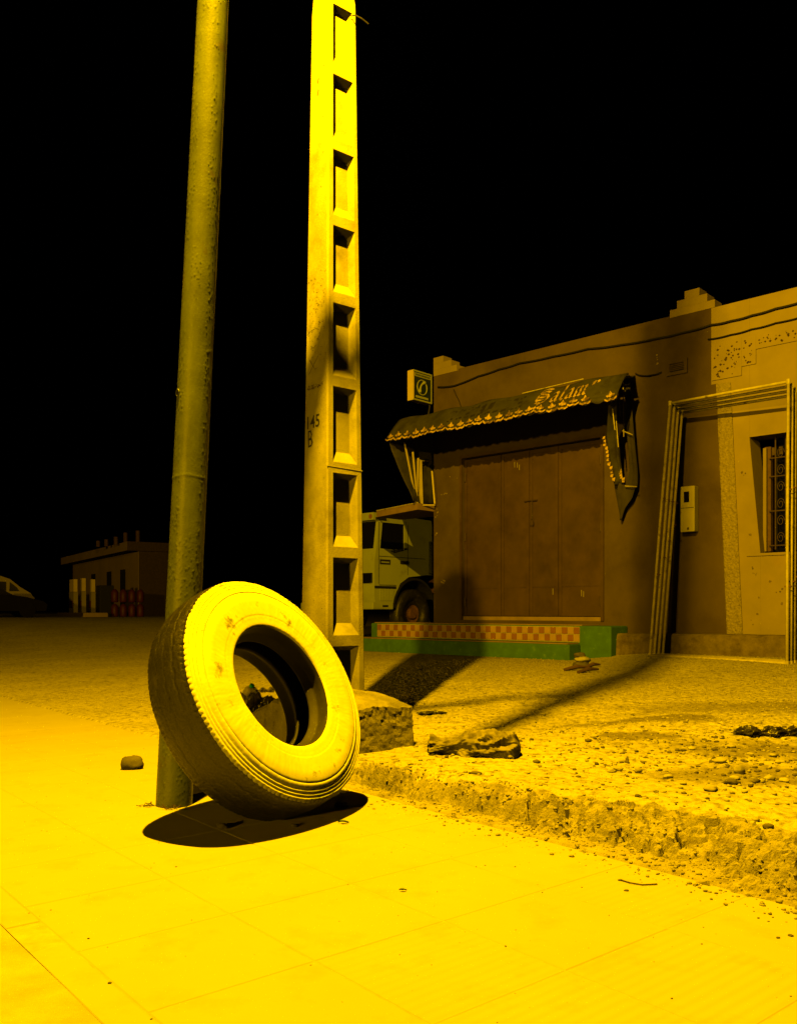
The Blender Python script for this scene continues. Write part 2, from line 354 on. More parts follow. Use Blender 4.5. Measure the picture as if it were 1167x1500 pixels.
# ------------------------------------------------------------------ tyre
def build_tyre():
    az, ti = 1.025, .466; C = Vector((-.487, 3.553, .537)); R = .49; wd = .21
    n = Vector((math.sin(az)*math.cos(ti), -math.cos(az)*math.cos(ti), math.sin(ti)))
    a = n.cross(Vector((0, 0, 1))).normalized(); b = a.cross(n)
    root = thing('truck_tyre', 'big worn truck tyre with dusty bright sidewall, tilted back against the steel lamp post', 'tyre', (C.x-n.x*wd/2, C.y-n.y*wd/2, 0))
    NA = 768; th = np.linspace(0, 2*np.pi, NA, endpoint=False)
    A = np.array(a); B = np.array(b); Nn = np.array(n); C0 = np.array(C)
    pn = lambda th, k, o, sd: fbm(np.cos(th)*k+60, np.sin(th)*k+60, o, sd)
    jit = pn(th, 9, 3, 5)*.0035
    def notch(th):
        f = (th*128/(2*np.pi)+.6*fbm(th*5, th*0+1, 2, 6)) % 1
        return np.where(f < .38, 1., 0.)*(.1+.9*(vnoise(th*40, th*0, 4)+.5))+.5*np.clip(vnoise(th*9, th*0+5, 14), 0, 1)
    def surf(prof, fn, name, m, closed=False):
        rows = []
        for (rho, ax) in prof:
            r2, a2 = fn(rho, ax, th)
            P = C0+np.outer(r2*np.cos(th), A)+np.outer(r2*np.sin(th), B)+np.outer(a2, Nn); rows.append(P)
        V = np.concatenate(rows); k = len(rows); idx = np.arange(k*NA).reshape(k, NA); nx = np.roll(idx, -1, 1)
        Fq = np.stack([idx[:-1].ravel(), nx[:-1].ravel(), nx[1:].ravel(), idx[1:].ravel()], 1)
        mm = np_mesh(name, V-np.array(BASE[root]), Fq, m); mm.shade_smooth(); o = bpy.data.objects.new(name, mm); COL.objects.link(o); o.parent = root; BASE[o] = BASE[root]; fixn(o); return o
    def tread(rho, ax, th):
        v = -ax/wd; cr = R+.013*(1-(2*v-1)**2)
        g = 0*th
        for c0, dep in ((.27, .0028), (.5, .0022), (.73, .0028)):
            zig = .012*np.sign(np.sin(th*46))
            g = g+dep*np.exp(-((v-c0-zig)/.018)**4)*(vnoise(th*6, th*0+c0*9, 2)*.8+.7)
        sh = max(0, 1-v/.10)+max(0, (v-.90)/.10)
        g = g+.005*notch(th)*min(1, sh*2.2)
        fine = fbm(th*90, th*0+v*30, 3, 9)*.0016
        return cr-g+fine+jit*min(1, sh), ax+0*th+(0 if .02 < v < .98 else 0)
    surf([(0, -wd*k/48) for k in range(49)], tread, 'tread', M['rubber'])
    def side(sign):
        prof = [(.490, 0), (.487, .006), (.482, .011), (.478, .012), (.476, .0112), (.473, .0115), (.470, .0142), (.466, .0165), (.463, .0152), (.460, .0155), (.457, .0185), (.452, .0215), (.449, .0203), (.446, .0208),
                (.443, .023), (.436, .028), (.425, .031), (.422, .029), (.419, .032), (.405, .035), (.385, .037), (.365, .036), (.345, .035), (.327, .034), (.319, .0335), (.316, .0325), (.308, .0322), (.298, .0310), (.286, .030), (.275, .0285), (.2685, .0245), (.2655, .019)]
        pr = []
        for i in range(len(prof)-1):
            for k in range(2):
                f = k/2; pr.append((prof[i][0]*(1-f)+prof[i+1][0]*f, prof[i][1]*(1-f)+prof[i+1][1]*f))
        pr.append(prof[-1])
        def fn(rho, ax, th):
            sh = max(0, (rho-.474)/.016)
            r2 = rho-.005*notch(th)*sh**1.2+jit*sh
            bend = pn(th, 2.2+rho, 3, 30)*.003*min(1, (.49-rho)/.05)
            a2 = ax+bend+.0007*fbm(th*60, th*0+rho*200, 2, 31)
            rib = .0006*pn(th, 30, 2, 77)*(1 if .300 < rho < .44 else 0)
            return r2, (a2+rib if sign > 0 else -wd-a2-rib)
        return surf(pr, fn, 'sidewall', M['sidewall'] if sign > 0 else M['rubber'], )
    side(1); side(-1)
    def bead(sign):
        pr = [(.2655, .019), (.2640, .010), (.2634, -.012), (.2630, -.030), (.2615, -.038), (.257, -.042), (.250, -.052), (.2445, -.060), (.2415, -.066), (.243, -.071), (.249, -.072)]
        surf(pr, lambda r, ax, th: (r+0*th, (ax if sign > 0 else -wd-ax)+0*th+.001*fbm(th*9, th*0, 2, 33)), 'bead', M['liner'])
    bead(1); bead(-1)
    surf([(.2445+.0022*math.cos(q), -.0665+.0022*math.sin(q)) for q in np.linspace(0, 2*math.pi, 9)], lambda r, ax, th: (r+0*th, ax+0*th+.001*fbm(th*9, th*0, 2, 33)), 'lit_bead_edge', M['sidewall'])  # pale ring painted as the lit edge of the bead
    half = [(.249, -.072), (.262, -.064), (.285, -.040), (.31, -.018), (.345, .002), (.385, .010), (.42, .004), (.445, -.02), (.458, -.055), (.462, -wd/2)]
    full = half+[(r, -wd-ax) for r, ax in half[-2::-1]]
    surf(full, lambda r, ax, th: (r+.0015*np.sin(th*60)*(r > .4), ax+0*th), 'inner_liner', M['liner'])
    return root
build_tyre()

# ------------------------------------------------------------------ steel lamp post
def steel_post():
    b0 = Vector((-.985, 3.81, 0)); root = thing('lamp_post', 'round grey-green steel lamp post, leaning slightly right, behind the tyre', 'lamp post', b0)
    top_z = 4.80  # unseen top cut low to shape the post's shadow
    lean = lambda z: Vector((b0.x+.0478*z, b0.y+.004*z, z))
    NZ = 1100; NA = 128; zs = np.linspace(-.05, top_z, NZ); th = np.linspace(0, 2*np.pi, NA, endpoint=False)
    ZZ, TH = np.meshgrid(zs, th, indexing='ij')
    r = .0785-.0032*ZZ
    d, i = worley(TH*20, ZZ*90, 3)
    blis = np.clip(.4-d, 0, 1)*.006*(i > .80)*(vnoise(TH*1.5, ZZ*1.3, 8) > -.02)
    r = r+blis+.0006*fbm(TH*6, ZZ*9, 3, 5)
    r = r+.0009*np.exp(-((ZZ-1.435-.004*np.sin(TH*3))/.006)**2)
    Xp = b0.x+.0478*ZZ+r*np.cos(TH); Yp = b0.y+.004*ZZ+r*np.sin(TH)
    V = np.stack([Xp.ravel(), Yp.ravel(), ZZ.ravel()], 1)-np.array(b0); idx = np.arange(NZ*NA).reshape(NZ, NA); nx = np.roll(idx, -1, 1)
    Fq = np.stack([idx[:-1].ravel(), nx[:-1].ravel(), nx[1:].ravel(), idx[1:].ravel()], 1)
    mm = np_mesh('shaft', V, Fq, M['steelpole']); mm.shade_smooth(); o = bpy.data.objects.new('shaft', mm); COL.objects.link(o); o.parent = root; BASE[o] = b0
    # bolt hole with a raised rim
    c = at(265, 578, 3.81); ax = lean(c.z); dv = Vector((c.x-ax.x, -math.sqrt(max(1e-6, .0695**2-(c.x-ax.x)**2)), 0)).normalized()
    pc = Vector((ax.x, ax.y, c.z))+dv*.0735
    MB().tube([pc-dv*.004, pc+dv*.003], .0135, 14).build('hole_shade', M['dark'], root)  # near-black disc painted as the shade inside the hole
    ring = [pc+dv*.002+(Vector((-dv.y, dv.x, 0))*math.cos(t)+Vector((0, 0, 1))*math.sin(t))*.015 for t in np.linspace(0, 2*math.pi, 20)]
    MB().tube(ring, .0022, 6, False).build('hole_rim', M['steelpole'], root, smooth=True)
    # lamp head above the picture; arm, bracket and clamp added, shaped for their shadows
    tp = lean(top_z); e = Vector((LAMP_B.x, LAMP_B.y, LAMP_B.z+.16))
    tb_ = Vector((-.463, 3.753, 0)); V3 = lambda z: Vector((tb_.x, tb_.y, z))
    MB().tube([V3(4.25), V3(5.70), V3(5.90)+Vector((-.05, -.10, 0)), e+Vector((.06, .22, .03)), e+Vector((0, .05, .02))], .022, 12).build('arm', M['steelpole'], root, smooth=True)  # unseen tube placed to cast the shadow band across lot and wall
    MB().tube([lean(4.74), lean(4.86)+Vector((.03, 0, 0)), (lean(5.02)+V3(5.02))/2, V3(5.24)], [.066, .058, .016, .007], 14).build('bracket', M['steelpole'], root, smooth=True)  # unseen, tapered so its shadow slants across the concrete pole
    for z in (4.40,): MB().tube([lean(z), V3(z)], .006, 8).build('clamp', M['steelpole'], root, smooth=True)
    hd = MB().box(e, (1, 0, 0), (0, 1, 0), .14, .30, e.z-.03, e.z+.09).build('lamp_head', M['steelpole'], root); soften(hd, .03, 3)
steel_post()
# the next street lamp, behind the camera
r_ = thing('street_lamp', 'tall street lamp standing across the road', 'street lamp', (LAMP_A.x-1.2, LAMP_A.y, 0))
MB().tube([(LAMP_A.x-1.2, LAMP_A.y, 0), (LAMP_A.x-1.2, LAMP_A.y, 5.5)], [.09, .05], 12).build('shaft', M['steelpole'], r_, smooth=True)
MB().tube([(LAMP_A.x-1.2, LAMP_A.y, 5.5), (LAMP_A.x-.9, LAMP_A.y, 5.8), (LAMP_A.x-.2, LAMP_A.y, 5.95)], .03, 10).build('arm', M['steelpole'], r_, smooth=True)
soften(MB().box(LAMP_A, (1, 0, 0), (0, 1, 0), .3, .14, LAMP_A.z+.50, LAMP_A.z+.62).build('lamp_head', M['steelpole'], r_), .03, 3)

# ------------------------------------------------------------------ concrete pole
PZ0, PZ1 = .30, 5.03
K0 = Vector((-.440, 5.30, 0)); K1 = Vector((-.4326, 5.36, 0))      # near corner at z=.3 and z=4.65
def pk(z):
    f = (z-.3)/4.35; c = 1-.45*max(0, (z-4.72)/.31)  # unseen pole top narrowed to round off its shadow
    return K0.lerp(K1, f), (.295+(.187-.295)*f)*c, (.30+(.216-.30)*f)*c   # corner, width of left face, of right face
def PF(z, u, v):
    "pole point: u metres back along -T from the near corner, v metres along U"
    k, wl, wr = pk(z); P = k-ET*u+EU*v; return Vector((P.x, P.y, z))
def concrete_pole():
    base = Vector((-.36, 5.5, 0)); root = thing('concrete_pole', 'square tapering concrete power pole with recessed panels up its right face', 'pole', base)
    mb = MB()
    zl = [.687, 1.236, 1.76, 2.296, 2.815, 3.296, 3.77, 4.24, 4.68]       # crossbar levels
    ch = .010
    def ring(z):
        k, wl, wr = pk(z)
        return [PF(z, u, v) for u, v in ((ch, 0), (wl-ch, 0), (wl, ch), (wl, wr-ch), (wl-ch, wr), (ch, wr), (0, wr-ch), (0, ch))]
    zz = [PZ0-.25]+list(np.linspace(PZ0, PZ1, 24)); R_ = [ring(z) for z in zz]
    V = [v for r in R_ for v in r]; Fc = []
    for i in range(len(zz)-1):
        for kk in range(8):
            if kk == 6: continue           # the panelled face is built apart
            k2 = (kk+1) % 8; Fc.append((i*8+kk, (i+1)*8+kk, (i+1)*8+k2, i*8+k2))
    Fc.append(tuple((len(zz)-1)*8+k for k in range(8)))
    mb.add(V, Fc)
    # right face with pockets
    def q(z, v, d=0): return PF(z, d, v)
    fl = lambda z: (.165*pk(z)[2], pk(z)[2]*.85)
    edges = [PZ0-.25]+[x for z in zl for x in (z-.055, z+.012)]+[PZ1]
    for i in range(len(edges)-1):
        z0, z1 = edges[i], edges[i+1]; a0, b0 = fl(z0); a1, b1 = fl(z1); w0 = pk(z0)[2]-ch; w1 = pk(z1)[2]-ch
        mb.add([q(z0, ch), q(z0, a0), q(z1, a1), q(z1, ch)], [(0, 1, 2, 3)])
        mb.add([q(z0, b0), q(z0, w0), q(z1, w1), q(z1, b1)], [(0, 1, 2, 3)])
        if i % 2 == 1:                      # crossbar
            mb.add([q(z0, a0), q(z0, b0), q(z1, b1), q(z1, a1)], [(0, 1, 2, 3)])
        elif i == len(edges)-2: mb.add([q(z0, a0), q(z0, b0), q(z1, b1), q(z1, a1)], [(0, 1, 2, 3)])
        else:                               # pocket
            dp = .057*pk((z0+z1)/2)[1]/.25; ins = .017; il, ih = .075, .03
            zb, zt = z0+il, z1-ih
            O = [q(z0, a0), q(z0, b0), q(z1, b1), q(z1, a1)]
            I = [q(zb, a0+ins, dp), q(zb, b0-ins, dp), q(zt, b1-ins, dp), q(zt, a1+ins, dp)]
            mb.add(O+I, [(0, 1, 5, 4), (1, 2, 6, 5), (2, 3, 7, 6), (3, 0, 4, 7), (4, 5, 6, 7)])
    o = mb.build('shaft', M['concrete'], root); fixn(o)
    # casting seam across the face
    k, wl, wr = pk(1.735)
    MB().tube([PF(1.742, 0, .0), PF(1.735, -.001, wr)], .003, 6).build('casting_seam', M['concrete'], root)
    # writing on the left face: x runs along +T, distance measured back from the near corner
    def FL(u, z, d=.0012): P = PF(z, u, 0)-EU*d; return P
    def text_mesh(s, size, u0, z0, name, bold=0, shear=0, sx=1):
        cu = bpy.data.curves.new('t', 'FONT'); cu.body = s; cu.size = size; cu.extrude = 0; cu.offset = bold
        to = bpy.data.objects.new('t', cu); COL.objects.link(to); dg = bpy.context.evaluated_depsgraph_get()
        m2 = bpy.data.meshes.new_from_object(to.evaluated_get(dg)); bpy.data.objects.remove(to); bpy.data.curves.remove(cu)
        V = [FL(u0-v.co.x*sx, z0+v.co.y) for v in m2.vertices]; Fc = [tuple(p.vertices) for p in m2.polygons]
        return part(name, V, Fc, M['blackprint'], root)
    text_mesh('145', .112, .236, 2.0, 'number', .0014, sx=.95)
    # hand painted B
    mbB = MB()
    def stroke(pts, wd_):
        for i in range(len(pts)-1):
            a = FL(*pts[i], .0015); b = FL(*pts[i+1], .0015); d = (b-a).normalized(); s = d.cross(EU).normalized()*wd_/2; e = d*wd_*.4
            mbB.add([a-s-e, a+s-e, b+s+e, b-s+e], [(0, 1, 2, 3)])
    u0 = .200; z0 = 1.885
    stroke([(u0, z0+.004), (u0+.003, z0+.098)], .011)
    stroke([(u0+.004, z0+.095), (u0-.020, z0+.098), (u0-.032, z0+.074), (u0-.026, z0+.054), (u0, z0+.046)], .010)
    stroke([(u0, z0+.047), (u0-.030, z0+.044), (u0-.040, z0+.024), (u0-.028, z0+.006), (u0+.002, z0+.002)], .011)
    mbB.build('painted_letter', M['blackprint'], root)
    # scratched and chipped lettering above
    g = MB(); rr = random.Random(3)
    def scr(pts, wd_):
        for i in range(len(pts)-1):
            a = FL(*pts[i], .0012); b = FL(*pts[i+1], .0012); d = (b-a).normalized(); s = d.cross(EU).normalized()*wd_/2
            g.add([a-s, a+s, b+s*.6, b-s*.6], [(0, 1, 2, 3)])
    scr([(.20, 2.345), (.10, 2.44)], .005); scr([(.195, 2.435), (.13, 2.36)], .005)
    scr([(.215, 2.60), (.18, 2.615), (.13, 2.62), (.09, 2.605)], .004)
    scr([(.18, 2.52), (.15, 2.50), (.12, 2.515)], .004); scr([(.11, 2.54), (.08, 2.57), (.06, 2.62)], .004)
    for _ in range(46):
        u = rr.uniform(.05, .225); z = 2.255+rr.uniform(-.01, .012); scr([(u, z), (u-rr.uniform(.004, .012), z+rr.uniform(-.008, .008))], .006)
    for _ in range(120):
        u = rr.uniform(.03, .22); z = rr.triangular(2.42, 3.05, 2.75); a = rr.uniform(-1, 1)*.9; l = rr.uniform(.004, .018)
        scr([(u, z), (u-l*math.cos(a), z+l*math.sin(a))], rr.uniform(.002, .005))
    for (u, z) in ((.115, 4.085), (.115, 4.16)): scr([(u, z), (u-.012, z+.03)], .010)
    for _ in range(40):
        u = rr.uniform(.02, .22); z = rr.uniform(.8, 4.6); scr([(u, z), (u-rr.uniform(.003, .008), z+rr.uniform(-.004, .004))], rr.uniform(.002, .006))
    g.build('scratched_marks', M['iron'], root)['kind'] = 'stuff'
    # bracket wire at the top right of the pole
    k = PF(4.60, -.004, .17)
    MB().tube([k, k+Vector((.03, -.03, -.015)), k+Vector((.07, -.02, -.03)), k+Vector((.11, 0, -.05))], .004, 6).build('wire_loop', M['cable'], root)
    MB().tube([PF(4.95, -.02, .10), PF(4.95, -.02, .10)-ET*.0+Vector((-.35, .1, .12))], .018, 8).build('bracket', M['iron'], root)  # unseen bracket added to make the bump in the pole's shadow
    return root
concrete_pole()
# footing block
def footing():
    R1 = Vector((.085, 5.36, 0)); a = -ET; b = -EU          # from the right corner: a back-left, b front-left
    la, lb = 1.0, .56; ctr = R1+a*la/2+b*lb/2; pc = Vector((-.36, 5.46, 0))
    nx_, ny_ = 70, 44; V = []; top = []
    for i in range(nx_+1):
        for j in range(ny_+1):
            fa, fb = i/nx_, j/ny_; P = R1+a*la*fa+b*lb*fb
            e = min(fa*la, (1-fa)*la, fb*lb, (1-fb)*lb)
            ca = .06 if (fa < .1 and fb < .12) else 0
            d = (P-pc).length
            z = .285-.10*max(0, 1-((P-(R1+a*la+b*lb)).length/.26))**.8+.085*max(0, 1-d/.40)**.8-.018*math.exp(-(e/.018)**2)+.006*mn.noise(P*14)+.012*mn.noise(P*3.1)-.012*math.exp(-(e/.02)**2)*(mn.noise(P*30)+.3)
            V.append((P.x, P.y, z))
    Fc = [(i*(ny_+1)+j, (i+1)*(ny_+1)+j, (i+1)*(ny_+1)+j+1, i*(ny_+1)+j+1) for i in range(nx_) for j in range(ny_)]
    bd = [(i, 0) for i in range(nx_)]+[(nx_, j) for j in range(ny_)]+[(i, ny_) for i in range(nx_, 0, -1)]+[(0, j) for j in range(ny_, 0, -1)]
    prev = [i*(ny_+1)+j for i, j in bd]; L_ = 16
    for l in range(1, L_+1):
        cur = []
        for (i, j) in bd:
            x, y, z = V[i*(ny_+1)+j]; f = l/L_; P = Vector((x, y, 0)); out = (P-ctr).normalized()
            zz = z+(-.03-z)*f; n_ = mn.noise(Vector((x*18, y*18, zz*22)))*.006+mn.noise(Vector((x*50, y*50, zz*50)))*.003*(1 if f > .35 else 2.5)
            Q = P+out*(n_+.010*f)
            cur.append(len(V)); V.append((Q.x, Q.y, zz))
        m_ = len(bd)
        for k in range(m_): Fc.append((prev[k], prev[(k+1) % m_], cur[(k+1) % m_], cur[k]))
        prev = cur
    o = part('pole_footing', V, Fc, M['block'], loc=(ctr.x, ctr.y, 0), smooth=False); fixn(o)
    tag(o, 'rough cast concrete footing block around the foot of the concrete pole', 'footing')
footing()

# ------------------------------------------------------------------ shop and neighbouring house
ROOF = 4.93
shop = thing('shop_building', 'single-storey shop with brown front wall, wide metal door and torn awning', 'shop', W(2.4, 0))
tD0, tD1 = tz(677, 800)[0], tz(880, 800)[0]
tS = tz(1041, 500)[0]                                # where the brown paint ends
zD0, zD1 = .70, 3.42
mb = MB()
mb.wbox(0, tD0-.0, -.1, ROOF, -.30, 0); mb.wbox(tD1, tS, -.1, ROOF, -.30, 0); mb.wbox(tD0, tD1, zD1, ROOF, -.30, 0); mb.wbox(tD0, tD1, -.1, zD0, -.30, 0)
mb.wbox(0, .3, -.1, ROOF, -7, -.302); mb.wbox(tS-.3, tS, -.1, ROOF, -7, -.302); mb.wbox(.302, tS-.302, -.1, ROOF, -7, -6.7); mb.wbox(.302, tS-.302, ROOF-.6, ROOF-.4, -6.698, -.302)
# subdivided, slightly uneven front skin would shimmer at night; the wall keeps its plaster bump
mb.build('wall', M['shopwall'], shop)
# door leaves
door = part('door', *(lambda b: (b.V, b.F))(MB().wbox(tD0, tD1, zD0, zD0+.06, -.20, -.02)), M['treads'], shop)
cuts = [tz(x, 800)[0] for x in (677, 731, 772.6, 815, 880)]
for i in range(4):
    a, b = cuts[i]+.006, cuts[i+1]-.006
    m_ = MB(); m_.wbox(a, b, zD0+.07, zD1-.02, -.10, -.06)
    m_.wbox(a, a+.05, zD0+.07, zD1-.02, -.058, -.047); m_.wbox(b-.05, b, zD0+.07, zD1-.02, -.058, -.047)
    m_.wbox(a+.052, b-.052, 1.225, 1.265, -.058, -.049); m_.wbox(a+.052, b-.052, zD0+.07, zD0+.12, -.058, -.049); m_.wbox(a+.052, b-.052, zD1-.08, zD1-.02, -.058, -.049)
    MBleaf = m_.build('door_leaf', M['door'], shop)
tb, zb_ = tz(776, 733); tb2, zp = tz(777, 766)
m_ = MB(); m_.tube([W(tb-.13, zb_, -.028), W(tb+.11, zb_+.0, -.028)], .012, 8); hb = m_.build('door_bolt', M['iron'], shop)
m_ = MB(); m_.tube([W(tb2, zb_, -.030), W(tb2, zp+.06, -.030)], .006, 6)
m_.tube([W(tb2-.02, zp+.02, -.03), W(tb2-.022, zp+.05, -.03), W(tb2, zp+.066, -.03), W(tb2+.022, zp+.05, -.03), W(tb2+.02, zp+.02, -.03)], .006, 6)
m_.wbox(tb2-.03, tb2+.03, zp-.04, zp+.02, -.045, -.015); pl = m_.build('padlock', M['iron'], shop)
for zz_ in (1.0, 2.1, 3.1):
    for tt_ in (tD0+.03, tD1-.03):
        MB().tube([W(tt_, zz_-.07, -.035), W(tt_, zz_+.07, -.035)], .018, 8).build('hinge', M['iron'], shop)
MB().wbox(tD0-.05, tD0-.001, zD0, zD1+.05, .0, .022).build('door_frame', M['door'], shop); MB().wbox(tD1+.001, tD1+.05, zD0, zD1+.05, .0, .022).build('door_frame', M['door'], shop)
MB().wbox(tD0+.0, tD1, zD1+.001, zD1+.05, .0, .022).build('door_frame', M['door'], shop)
# scraped paint flecks on wall and door
def flecks(mat_, spots, name, parent, p=.002, seed=1):
    g = MB(); rr = random.Random(seed)
    for (px, y, n_, sx, sy) in spots:
        for _ in range(n_):
            t, z = tz(px+rr.gauss(0, sx), y+rr.gauss(0, sy)); r = rr.uniform(.006, .020)
            k = rr.randint(5, 7); poly = [W(t+r*math.cos(2*math.pi*i/k)*rr.uniform(.5, 1.3), z+r*math.sin(2*math.pi*i/k)*rr.uniform(.5, 1.3), p) for i in range(k)]
            g.add(poly, [tuple(range(k))])
    o = g.build(name, mat_, parent); o['kind'] = 'stuff'; return o
flecks(M['palewall'], [(646, 851, 7, 3, 2), (651, 724, 4, 4, 1.5), (640, 757, 3, 1, 3), (639, 780, 2, 1, 2), (640, 745, 2, 1, 2), (962, 527, 5, 1, 4), (660, 700, 2, 5, 3)], 'paint_chips', shop)
g = MB(); rr = random.Random(5)
for (px, y) in ((754, 677), (757, 680), (750, 676), (848, 864), (851, 866), (806, 862)):
    t, z = tz(px, y); l = rr.uniform(.05, .10); g.wbox(t, t+.007, z-l, z, -.058, -.0565)
g.build('drip_marks', M['meter'], shop)['kind'] = 'stuff'
# vent
tv0, zv0 = tz(977, 552); tv1, zv1 = tz(1007, 524)
vg = MB(); fr = .045
vg.wbox(tv0, tv1, zv1-fr, zv1, .0, .03); vg.wbox(tv0, tv1, zv0, zv0+fr, .0, .03); vg.wbox(tv0, tv0+fr, zv0+fr+.001, zv1-fr-.001, 0, .03); vg.wbox(tv1-fr, tv1, zv0+fr+.001, zv1-fr-.001, 0, .03)
vent = vg.build('vent', M['shopwall'], shop)
MB().wbox(tv0+fr+.001, tv1-fr-.001, zv0+fr+.001, zv1-fr-.001, .002, .008).build('vent_recess_shade', M['dark'], vent)  # dark sheet painted as the shade in the vent recess
for i in range(5):
    z = zv0+fr+.02+i*(zv1-zv0-2*fr)/5; MB().wbox(tv0+fr+.002, tv1-fr-.002, z, z+.012, .009, .022).build('slat', M['iron'], vent)
# stepped merlons
def merlon(t0, ws, parent, m, left_cut=False):
    g = MB(); z = ROOF+.002
    for w_ in ws:
        a = t0 if left_cut else t0-w_/2; b = t0+w_ if left_cut else t0+w_/2
        g.wbox(a, b, z, z+.105, -.22, .004); z += .106
    return g.build('merlon', m, parent)
merlon(.0, (.52, .40, .22), shop, M['palewall'], True)
merlon(tz(1013, 445)[0], (.64, .43, .21), shop, M['palewall'])
# parapet cap
MB().wbox(0.55, tz(985, 450)[0]-.02, ROOF, ROOF+.03, -.28, -.004).build('parapet_cap', M['shopwall'], shop)

# steps
step = thing('shop_steps', 'two green painted steps with a red and cream chequered tile riser before the shop door', 'steps', W(2.0, 0, .6))
tL, tR = tz(552, 930, .5)[0], tz(848, 930, .5)[0]
zt0, zt1 = .405, .617
a = MB(); a.wbox(tL-.9, tR+.02, -.1, .375, .50, .80); lower = soften(a.build('lower_step', M['green'], step), .02, 3)
a = MB(); a.wbox(tL-.9, tR-.01, .3755, .388, .502, .795); a.build('lower_tread', M['treads'], step)
a = MB(); a.wbox(tL-.17, tR+.50, -.1, zt1+.018, .0, .482); soften(a.build('upper_step', M['green'], step), .02, 3)
a = MB(); a.wbox(tL-.10, tR+.02, zt1+.019, zt1+.034, -.0, .46); a.build('upper_tread', M['treads'], step)
a = MB(); a.wbox(tL, tR, zt0-.008, zt1+.006, .483, .492); riser = a.build('tile_bed', M['mortar'], step)
nT = 41; wT = (tR-tL)/nT
meshes = []
for mm_ in (M['tile_pale'], M['tile_red']):
    g = MB(); hw = wT/2-.0025; hz = .1035/2-.0025
    V = [(-hw, 0, -hz), (hw, 0, -hz), (hw, 0, hz), (-hw, 0, hz), (-hw+.003, -.007, -hz+.003), (hw-.003, -.007, -hz+.003), (hw-.003, -.007, hz-.003), (-hw+.003, -.007, hz-.003)]
    meshes.append(mesh('tile', V, [(4, 5, 6, 7), (0, 1, 5, 4), (1, 2, 6, 5), (2, 3, 7, 6), (3, 0, 4, 7)], mm_))
angT = math.atan2(T.y, T.x)
for i in range(nT):
    for j in range(2):
        o = bpy.data.objects.new('tile', meshes[(i+j) % 2]); COL.objects.link(o); o.parent = riser
        o.location = W(tL+(i+.5)*wT, zt0+.053+j*.106, .4925)-BASE[riser]; o.rotation_euler = (0, random.uniform(-.01, .01), angT)
# rough plinth along the wall, right of the steps
def rough_box(t0, t1, z0, z1, p1, name, m, parent, seed=0, nt_=60, amp=.02):
    V = []; rows = []
    prof = [(z0, p1), (z0+(z1-z0)*.3, p1), (z0+(z1-z0)*.6, p1-.01), (z1-.03, p1-.02), (z1, p1-.06), (z1+.005, p1*.5), (z1+.005, -.0)]
    for i in range(nt_+1):
        t = t0+(t1-t0)*i/nt_
        for (z, p) in prof:
            d = mn.noise(Vector((t*5+seed, z*9, p*5)))*amp+mn.noise(Vector((t*19+seed, z*25, p*9)))*amp*.6
            V.append(W(t, z+d*.5*(z > z0), max(0, p+d) if p > 0 else 0))
    n_ = len(prof); Fc = [(i*n_+j, (i+1)*n_+j, (i+1)*n_+j+1, i*n_+j+1) for i in range(nt_) for j in range(n_-1)]
    Fc += [tuple(range(n_)), tuple(reversed(range(nt_*n_, nt_*n_+n_)))]
    o = part(name, V, Fc, m, parent); fixn(o); return o
tPe = tz(962, 940, .3)[0]
rough_box(tR+.505, tPe, .0, .53, .36, 'plinth', M['plinth'], shop, 3)

# cables on the wall
def cable(pts, p, r, name, label):
    P = [on_plane(x, y, p) for x, y in pts]
    g = MB(); Q = []
    for i in range(len(P)-1):
        for k in range(5): f = k/5; Q.append(P[i].lerp(P[i+1], f)-Vector((0, 0, .008*math.sin(f*math.pi))))
    Q.append(P[-1]); o = g.tube(Q, r, 6).build(name, M['cable'], loc=P[0], smooth=True); tag(o, label, 'cable')
cable([(641, 567), (665, 565), (700, 551), (730, 541), (760, 532), (810, 522), (860, 511), (910, 505), (960, 496), (1000, 487), (1040, 476), (1070, 470), (1100, 462), (1135, 452), (1180, 440)], .03, .014, 'cable', 'long black cable running along the wall just under the parapet')
cable([(1036, 497), (1070, 490), (1100, 482), (1135, 473), (1180, 462)], .03, .009, 'cable', 'shorter black cable on the ochre house wall, the lower one')
cable([(930, 547), (940, 550), (955, 549), (968, 545)], .03, .009, 'cable', 'short loose cable end beside the square wall vent')
cable([(664, 570), (672, 587), (676, 598)], .03, .005, 'cable', 'thin dropper wire hanging down to the awning top')

# awning
aw = thing('awning', 'torn dark green shop awning with scalloped gold trim and gothic lettering', 'awning', W(2.0, 3.6, .6))
A0 = 0.0; A1 = tz(903, 590, 1.155)[0]
PB, ZB, PV, ZV = .86, 4.04, 1.155, 3.70
SHR = A1-tz(930, 560)[0]
g = MB(); nA = 60; rows = []
def cloth(t, f, kind):
    s = .012*math.sin(t*7.3)+.01*mn.noise(Vector((t*3, f*3, 1)))
    if kind == 'top': return W(t, 4.22+(ZB-4.22)*f-.03*math.sin(f*math.pi)+s, PB*f)
    p = PB+(PV-PB)*f; z = ZB+(ZV-ZB)*f
    return W(t, z+s*.3, p+.02*math.sin(f*math.pi)+s)
V = []; nf = 10
for i in range(nA+1):
    t = A0+(A1-A0)*i/nA
    for j in range(nf+1): V.append(cloth(t-SHR*(1-j/nf)*((t-A0)/(A1-A0))**3, j/nf, 'top'))
    for j in range(1, nf+1): V.append(cloth(t, j/nf, 'front'))
n_ = 2*nf+1; Fc = [(i*n_+j, (i+1)*n_+j, (i+1)*n_+j+1, i*n_+j+1) for i in range(nA) for j in range(n_-1) if not (i > nA-5 and 6 < j < 9 and (i+j) % 2)]
cv = part('canopy', V, Fc, M['awning'], aw, smooth=True)
so = cv.modifiers.new('thick', 'SOLIDIFY'); so.thickness = .006
